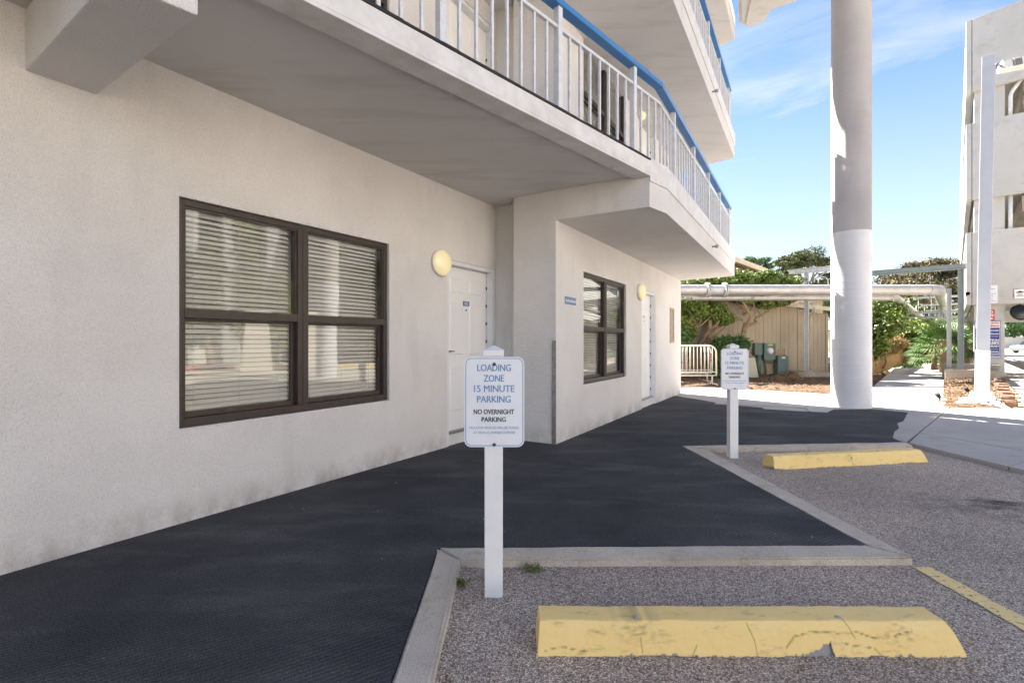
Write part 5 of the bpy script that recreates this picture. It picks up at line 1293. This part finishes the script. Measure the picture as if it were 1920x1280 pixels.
shrub('yard_tree', 'gnarled leafy tree leaning over the shed roof, left of centre of the yard', A(1387, 700, 16.7),
      [(A(1388, 705, 16.7), A(1398, 605, 16.7), .10, .07), (A(1395, 640, 16.7), A(1388, 545, 16.6), .07, .04), (A(1397, 612, 16.7), A(1440, 585, 16.7), .05, .02), (A(1393, 590, 16.7), A(1450, 545, 16.7), .045, .02), (A(1392, 600, 16.7), A(1340, 545, 16.6), .045, .02)],
      [ell(1385, 522, 16.9, 30, 12, 0.55), ell(1430, 522, 17.1, 28, 12, 0.55), ell(1470, 528, 17.3, 22, 8, 0.55), ell(1350, 530, 16.8, 22, 12, 0.55), ell(1440, 568, 17.0, 26, 9, 0.50), ell(1470, 560, 17.1, 18, 7, 0.50), ell(1400, 560, 16.8, 22, 8, 0.50)], 3600, .115, 'leaf', 'tree')
shrub('yard_tree', 'dense leafy tree with twisted stems behind the crowd barriers', A(1310, 700, 16.6),
      [(A(1318, 705, 16.6), A(1330, 600, 16.6), .10, .06), (A(1305, 705, 16.6), A(1290, 600, 16.6), .09, .05), (A(1314, 690, 16.6), A(1305, 570, 16.6), .07, .04), (A(1290, 700, 16.6), A(1275, 620, 16.6), .06, .03)],
      [ell(1290, 535, 16.8, 24, 12, 0.55), ell(1325, 530, 16.8, 28, 12, 0.55), ell(1300, 580, 16.8, 26, 20, 0.55), ell(1340, 585, 16.8, 22, 16, 0.55), ell(1283, 620, 16.8, 14, 20, 0.55), ell(1355, 600, 16.8, 14, 8, 0.50), ell(1270, 560, 16.8, 24, 24, 0.55)], 3600, .115, 'leaf', 'tree')
shrub('shrub', 'low dark shrub behind the far loading zone sign', A(1370, 700, 15.8),
      [(A(1370, 706, 15.8), A(1372, 660, 15.8), .04, .02), (A(1360, 706, 15.8), A(1350, 660, 15.8), .04, .02)],
      [ell(1352, 650, 15.8, 18, 18, .5), ell(1380, 645, 15.9, 18, 15, .5), ell(1362, 680, 15.7, 22, 20, .5), ell(1335, 690, 15.9, 10, 14, .4)], 1500, .12, 'leaf_dark')
shrub('shrub', 'shaded bush at the corner of the hotel, behind the barriers', A(1275, 690, 15.5), [(A(1272, 706, 15.5), A(1275, 650, 15.5), .04, .02)], [ell(1272, 650, 15.6, 18, 30, .6), ell(1250, 660, 15.6, 18, 30, .6)], 1600, .12, 'leaf_dark')
shrub('shrub', 'tall bright green shrub just right of the round column', A(1640, 690, 18),
      [(A(1634, 712, 18), A(1640, 640, 18), .05, .03), (A(1637, 700, 18), A(1655, 620, 18), .04, .02)],
      [ell(1645, 575, 18.5, 25, 20, .9), ell(1660, 600, 18.3, 20, 20, .9), ell(1640, 610, 18, 24, 24, .9), ell(1632, 650, 18, 16, 20, .7), ell(1615, 590, 18.5, 28, 34, .9)], 2600, .16, 'leaf')
shrub('shrub', 'dry brown twiggy bush in front of the wooden fence', A(1660, 672, 19.5),
      [(A(1655, 690, 19.5), A(1660, 650, 19.5), .04, .02)], [ell(1662, 646, 19.5, 24, 18, .6), ell(1645, 655, 19.4, 14, 12, .5)], 3600, .20, 'twig', aspect=.12, k_sub=40)
shrub('shrub', 'rounded green bush overhanging the far end of the fence', A(1708, 665, 26),
      [(A(1707, 672, 26), A(1700, 640, 26), .06, .03), (A(1709, 672, 26), A(1718, 640, 26), .06, .03)],
      [ell(1690, 618, 26, 24, 14, 1.3), ell(1715, 622, 26, 24, 18, 1.3), ell(1700, 636, 26, 26, 12, 1.2), ell(1728, 640, 26.5, 16, 16, 1.2)], 2600, .20, 'leaf')
shrub('shrub', 'narrow bright bush behind the palms beside the far pipe support', A(1735, 668, 30), [(A(1735, 672, 30), A(1735, 640, 30), .05, .03)], [ell(1737, 620, 30, 10, 20, .8), ell(1725, 655, 28, 20, 14, 1)], 1700, .2, 'leaf')
# dried plant on the mulch
t = thing('dried_plant', 'dead brown plant lying on the mulch before the shed', 'plant', A(1480, 712, 15.2))
b = MB()
for i in range(46):
    a = random.random() * 6.28; r_ = random.uniform(.2, .6); c_ = Vector(A(1482, 716, 15.0)); c_.z = .1
    e_ = c_ + Vector((math.cos(a) * r_ * 1.1, math.sin(a) * r_ * .4, random.uniform(.02, .32))); limb(b, c_ + Vector((random.uniform(-.2, .2), 0, 0)), e_, .012, .004, .3, 4, 4)
b.build('stems', M['twig'], t)

def tree(label, base, height, ells, per, size, m, trunk_r=.18, aspect=.3, cat='tree', forks=4, k_sub=34):
    t = thing('tree', label, cat, base); b = MB(); base = Vector(base)
    top = base + Vector((0, 0, height)); limb(b, base, top, trunk_r, trunk_r * .5, .05, 8, 9)
    for (cx, cy, cz, rx, ry, rz) in ells:
        st_ = base + Vector((0, 0, height * random.uniform(.6, .98))); e_ = Vector((cx, cy, cz)); limb(b, st_, e_, trunk_r * .4, trunk_r * .15, .12, 6, 6)
        for _ in range(forks): limb(b, st_.lerp(e_, random.uniform(.4, .9)), e_ + Vector((rx * random.uniform(-.8, .8), ry * random.uniform(-.8, .8), rz * random.uniform(-.3, .7))), trunk_r * .15, .02, .2, 4, 5)
    b.build('trunk', M['bark'], t)
    P, T = clumps(ells, per, k_sub, .17, .5); leaf_object('crown', P, size * (0.6 + .8 * rng.random(len(P))), M[m], t, T, aspect=aspect)
    return t
tree('tall umbrella-crowned pine behind the shed roof', A(1512, 640, 46), 6.0, [ell(1515, 478, 46, 26, 12, 1.8), ell(1490, 483, 46, 22, 9, 1.6), ell(1535, 492, 46, 22, 8, 1.5), ell(1470, 492, 46, 18, 8, 1.3), ell(1548, 492, 46, 14, 7, 1.3), ell(1480, 506, 46, 18, 6, 1.2), ell(1552, 516, 46, 14, 5, 1), ell(1500, 495, 46, 16, 6, 1), ell(1540, 532, 46, 20, 7, 1.3), ell(1476, 520, 46, 16, 7, 1.2)], 1500, .26, 'needle', .22)
tree('smaller bluish pine left of the umbrella-crowned pine', A(1425, 640, 58), 7.0, [ell(1406, 487, 58, 9, 5, 1), ell(1420, 492, 58, 12, 7, 1.3), ell(1434, 488, 58, 9, 5, 1), ell(1440, 500, 58, 8, 6, 1), ell(1424, 505, 58, 14, 6, 1)], 700, .28, 'leaf_dark', .16)
tree('broad brownish oak rising behind the far walk', A(1740, 640, 52), 5.0,
     [ell(1740, 505, 52, 44, 16, 3), ell(1700, 525, 52, 40, 18, 3), ell(1775, 505, 52, 40, 16, 3), ell(1670, 540, 52, 30, 14, 2.5), ell(1730, 545, 50, 52, 22, 3), ell(1780, 545, 50, 44, 26, 3), ell(1690, 575, 48, 50, 26, 3), ell(1750, 590, 48, 50, 26, 3), ell(1640, 565, 50, 30, 22, 3)], 7000, .23, 'oak', .5, .5, forks=5, k_sub=46)
tree('olive green tree low between the column and the oak', A(1690, 640, 40), 2.5, [ell(1680, 585, 40, 34, 22, 2), ell(1720, 595, 42, 34, 22, 2), ell(1650, 600, 40, 30, 22, 2)], 3000, .3, 'needle', .2, .5)
tree('distant tree over the drive behind the garage', A(1990, 645, 95), 5.0, [ell(1960, 600, 95, 50, 30, 4), ell(2040, 600, 95, 60, 34, 4), ell(1890, 612, 95, 40, 24, 4)], 2600, .6, 'leaf_dark', .5, .5)
tree('distant tree filling the gap behind the house roof', A(1590, 645, 60), 4.0, [ell(1590, 560, 60, 44, 30, 3), ell(1540, 575, 60, 30, 24, 3)], 2200, .4, 'leaf_dark', .4, .5)
tree('hedge-like tree behind the garage side', A(1790, 640, 36), 2.0, [ell(1788, 600, 36, 20, 24, 1.5), ell(1800, 640, 34, 16, 20, 1.5)], 2200, .28, 'leaf_dark', .2, .5)

# fan palms
def palm(base, h, n, r, label):
    t = thing('fan_palm', label, 'palm', base, 'fan palms beside the garage'); base = Vector(base)
    tb = MB(); limb(tb, base, base + Vector((0, 0, h)), .11, .08, .05, 4, 8)
    V_ = []; F_ = []; T_ = []
    for i in range(n):
        a = i * 2.399 + random.random() * .4; el = R(random.uniform(-25, 75)); L_ = r * random.uniform(.75, 1.1)
        o_ = base + Vector((0, 0, h)); d = Vector((math.cos(a) * math.cos(el), math.sin(a) * math.cos(el), math.sin(el)))
        hub = o_ + d * L_ * .55; limb(tb, o_, hub, .012, .008, .06, 3, 4)
        side = d.cross(Vector((0, 0, 1))); side = side.normalized() if side.length > .01 else Vector((1, 0, 0)); upv = side.cross(d)
        for k in range(17):
            b_ = R(-105 + 210 * k / 16); ld = (d * math.cos(b_) + side * math.sin(b_)).normalized(); ll = L_ * .62 * (1 - .25 * abs(b_) / 2)
            m_ = hub + ld * ll * .55 + upv * .02; tip = hub + ld * ll + Vector((0, 0, -.22 * ll)); w_ = ld.cross(upv).normalized() * .024
            q = len(V_); V_ += [tuple(hub), tuple(m_ - w_), tuple(tip), tuple(m_ + w_)]; F_.append((q, q + 1, q + 2, q + 3)); T_.append(random.uniform(.1, .5) + .5 * max(0, d.z) * random.random() + .2)
    me = bpy.data.meshes.new('fronds'); me.from_pydata(V_, [], F_); me.update(); at_ = me.attributes.new('tint', 'FLOAT', 'FACE'); at_.data.foreach_set('value', [min(1, x) for x in T_])
    link('fronds', me, M['palm'], t); tb.build('trunk', M['bark'], t)
palm(A(1768, 684, 19.0) [:2] + (.1,), .95, 46, 1.15, 'bushy fan palm in the middle, right of the first far pipe support')
palm(A(1752, 682, 20.5)[:2] + (.1,), .60, 34, 1.0, 'lower fan palm on the left, behind the pipe support')
palm(A(1785, 682, 21.0)[:2] + (.1,), 1.25, 36, 1.1, 'tallest fan palm, nearest the garage side')
palm(A(1812, 690, 19.5)[:2] + (.1,), .85, 30, .95, 'shaded fan palm tucked against the garage corner')
# wooden fence, every board
fn_ = thing('wooden_fence', 'low golden wooden fence running away behind the dry bush', 'fence', A(1660, 680, 19))
f0 = Vector(A(1636, 682, 17.6)[:2]); f1 = Vector(A(1735, 665, 40)[:2]); fd = (f1 - f0); nbd = 70
fbm = MB(); fbm.box(0, fd.length / nbd - .02, -.012, .012, 0, .92); fme = fbm.mesh('board'); fme.materials.append(M['fence'])
for i in range(nbd):
    p = f0 + fd * i / nbd; link('board', fme, M['fence'], fn_, frame((p.x, p.y), fd, .08 + .02 * math.sin(i * 1.9)))
b = MB(); b.box(0, fd.length, .013, .05, .3, .38, frame(f0, fd, 0)); b.box(0, fd.length, .013, .05, .78, .86, frame(f0, fd, 0)); b.build('rail', M['fence'], fn_)

# white hut with grey roof far off, blue tarpaulin
hq = at(1722, 625, 48)
t = thing('white_hut', 'small white hut with round cap seen above the far bush', 'hut', (hq.x, hq.y, 0))
b = MB(); b.lathe([(.75, 0), (.72, 1.2), (.70, 3.1), (.0, 3.12)], Matrix.Translation((hq.x, hq.y, 0)), 20); b.build('wall', M['white'], t)
b = MB(); b.lathe([(.3, 3.55), (1.15, 3.3), (1.2, 3.2), (.6, 3.12)], Matrix.Translation((hq.x - .25, hq.y, 0)), 20); b.build('roof', M['white'], t)
t = thing('low_house', 'low house with a dark grey roof beyond the far bush', 'building', (hq.x - 3, hq.y + 2, 0))
FL = frame((hq.x - 6.2, hq.y + 4), (1, -.25)); b = MB(); b.box(0, 5.6, 0, 5, 0, 2.3, FL); b.build('wall', M['siding'], t)
b = MB(); b.prism([(-.4, -.4), (6, -.4), (6, 5), (-.4, 5)], [2.3, 3.2, 3.2, 2.3], [2.42, 3.32, 3.32, 2.42], FL); b.build('roof', mat('grey_shingle', (.16, .17, .19), .8), t)
bm = bmesh.new(); bmesh.ops.create_icosphere(bm, subdivisions=3, radius=.6)
for v in bm.verts: v.co *= 1 + .25 * mnoise.noise(v.co * 2.5); v.co.z *= 1.1
me = bpy.data.meshes.new('tarpaulin'); bm.to_mesh(me); bm.free(); q = at(1667, 612, 32)
tag(link('tarpaulin', me, M['bluecloth'], None, Matrix.Translation(q)), 'light blue tarpaulin bundle showing above the bushes right of the column', 'tarpaulin')
b = MB(); b.tube([(q.x, q.y, 0), (q.x, q.y, q.z)], .05, 6); tag(b.build('tarpaulin_post', M['bark']), 'thin post that carries the light blue tarpaulin', 'post')

# silver car on the drive beyond the garage
def car(loc, rz, label):
    T = Matrix.Translation(loc) @ Matrix.Rotation(rz, 4, 'Z')
    t = thing('car', label, 'car', loc, rz=rz)
    prof = [(-2.2, .30), (-2.25, .62), (-2.05, .86), (-1.15, .95), (-.55, 1.36), (.35, 1.42), (1.05, 1.30), (1.75, .98), (2.2, .92), (2.28, .60), (2.22, .30)]
    b = MB(); n = len(prof)
    def wdt(z): return .86 if z < .9 else .86 - (z - .9) * .5
    vs = [(x, -wdt(z), z) for x, z in prof] + [(x, wdt(z), z) for x, z in prof]
    b.add(vs, [tuple(range(n)), tuple(range(2 * n - 1, n - 1, -1))] + [(i + 1, i, n + i, n + i + 1) for i in range(n - 1)] + [(0, n - 1, 2 * n - 1, n)]); body = b.build('body', M['carpaint'], t, bevel=.05, Mw=T)
    gl = MB()
    for s in (-1, 1):
        pts = [(-1.0, .97), (-.5, 1.32), (.33, 1.37), (.98, 1.26), (1.45, 1.02)]
        gl.add([(x, s * (wdt(z) + .012), z) for x, z in pts], [tuple(range(5)) if s < 0 else tuple(range(4, -1, -1))])
    gl.add([(-1.14, -.72, .99), (-1.14, .72, .99), (-.60, .62, 1.37), (-.60, -.62, 1.37)], [(0, 3, 2, 1)]); gl.build('window', M['carglass'], t, Mw=T)
    for x in (-1.4, 1.4):
        for s in (-1, 1):
            w_ = MB(); w_.lathe([(.0, -.1), (.31, -.1), (.33, -.07), (.33, .07), (.31, .1), (0, .1)], T @ Matrix.Translation((x, s * .80, .33)) @ Matrix.Rotation(R(90), 4, 'X'), 20); wo = w_.build('wheel', M['rubber'], t)
            h_ = MB(); h_.lathe([(0, .105), (.19, .105), (.2, .09)], T @ Matrix.Translation((x, s * .80, .33)) @ Matrix.Rotation(R(90 * (1 if s < 0 else -1)), 4, 'X'), 16); h_.build('rim', M['galv'], wo)
    for s in (-1, 1):
        h_ = MB(); h_.box(-2.24, -2.10, s * .62 - .16, s * .62 + .16, .62, .76, T); h_.build('headlight', M['plain_white'], t, bevel=.02)
q = Vector(gp(1893, 662, 0)); car((q.x + 2.2, q.y - .6, .0), R(8), 'silver green saloon car parked beyond the garage')
# low white wall and hedge beyond
b = MB(); b.box(50, 130, 93, 94, 0, 2.2); tag(b.build('far_wall', M['whitewall']), 'pale long wall at the far side of the drive behind the garage', 'wall')

# ------------------------------------------------------------------ what the near windows mirror: the far side of the lot, plus an unseen bounce wing
rc = (12.2, 5.75)
t = thing('round_column', 'second round white column across the lot, mirrored in the near window', 'column', (rc[0], rc[1], 0))
b = MB(); b.lathe([(.37, -.1), (.37, 3.4)], Matrix.Translation((rc[0], rc[1], 0)), 40); b.build('painted_shaft', M['col_low'], t)
b = MB(); b.lathe([(.365, 3.4), (.365, 9)], Matrix.Translation((rc[0], rc[1], 0)), 40); b.build('bare_shaft', M['col_up'], t)
for i, (x, y, w0, w1) in enumerate(((17.4, 3.4, .62, .42), (17.6, 5.4, .62, .42))):
    b = MB(); b.add([(x, y - w0, 0), (x, y + w0, 0), (x + .5, y + w0, 0), (x + .5, y - w0, 0), (x, y - w1, 2.5), (x, y + w1, 2.5), (x + .5, y + w1, 2.5), (x + .5, y - w1, 2.5)], [(3, 2, 1, 0), (4, 5, 6, 7), (0, 1, 5, 4), (1, 2, 6, 5), (2, 3, 7, 6), (3, 0, 4, 7)])
    b.add([(x - .1, y - w1 - .12, 2.5), (x - .1, y + w1 + .12, 2.5), (x + .6, y + w1 + .12, 2.5), (x + .6, y - w1 - .12, 2.5), (x - .1, y - w1 - .05, 2.66), (x - .1, y + w1 + .05, 2.66), (x + .6, y + w1 + .05, 2.66), (x + .6, y - w1 - .05, 2.66)], [(4, 5, 6, 7), (0, 1, 5, 4), (1, 2, 6, 5), (2, 3, 7, 6), (3, 0, 4, 7)])
    tag(b.build('gate_pillar', M['whitewall'], fixn=True), ['flared white gate pillar across the lot, the left one in the mirror image', 'flared white gate pillar across the lot, the right one in the mirror image'][i], 'pillar', 'white gate pillars across the lot')
b = MB(); b.box(19.0, 19.4, -3, 2.2, 0, .22); structure(b.build('kerb', M['redkerb']))
b = MB(); b.box(19.0, 19.4, 2.3, 14, 0, .16); structure(b.build('kerb', M['line']))
back = thing('ribbed_building', 'long grey ribbed building across the lot, seen mirrored in the windows, with an added unseen bounce wing', 'building', (32, 4, 0))
b = MB(); b.box(28, 36, -25, 12, 0, 14); b.build('wall', M['lilac'], back)
b = MB(); b.box(9, 27.9, -25, -14, 0, 12); b.build('wall', M['lilac'], back)  # unseen wing behind the camera, added to bounce sunlight onto the hotel wall
for i in range(16):
    b = MB(); y = -24 + i * 2.3; b.box(27.5, 27.99, y, y + .8, 0, 13.6); b.build('rib', M['steel_pale'], back)
for i in range(15):
    b = MB(); y = -22.9 + i * 2.3; b.box(27.9, 27.995, y, y + .9, 1, 13); b.build('window', M['carglass'], back)
for i, (x, y, h, r_) in enumerate(((22, 1.2, 6.5, .7), (22.5, 2.7, 7.6, .8), (23, .0, 5.5, .7), (23, 4.3, 4.6, .8), (22, -1.6, 7, .9), (24, 9.5, 6, 1.4), (23, -4.5, 7, 1.2))):
    tree(['slim dark tree', 'tallest slim tree', 'short slim tree', 'low bushy tree', 'slim tree on the flank', 'round tree at the far flank', 'broad tree at the near flank'][i] + ' across the lot, mirrored in the near window', (x, y, 0), h * .8,
         [(x, y, h * k_, r_ * (1.1 - .35 * k_), r_ * (1.1 - .35 * k_), h * .16) for k_ in (.35, .55, .75, .9)], 900, .24, 'leaf_dark' if i % 2 == 0 else 'leaf', .15, .5)
print('objects', len(bpy.data.objects))
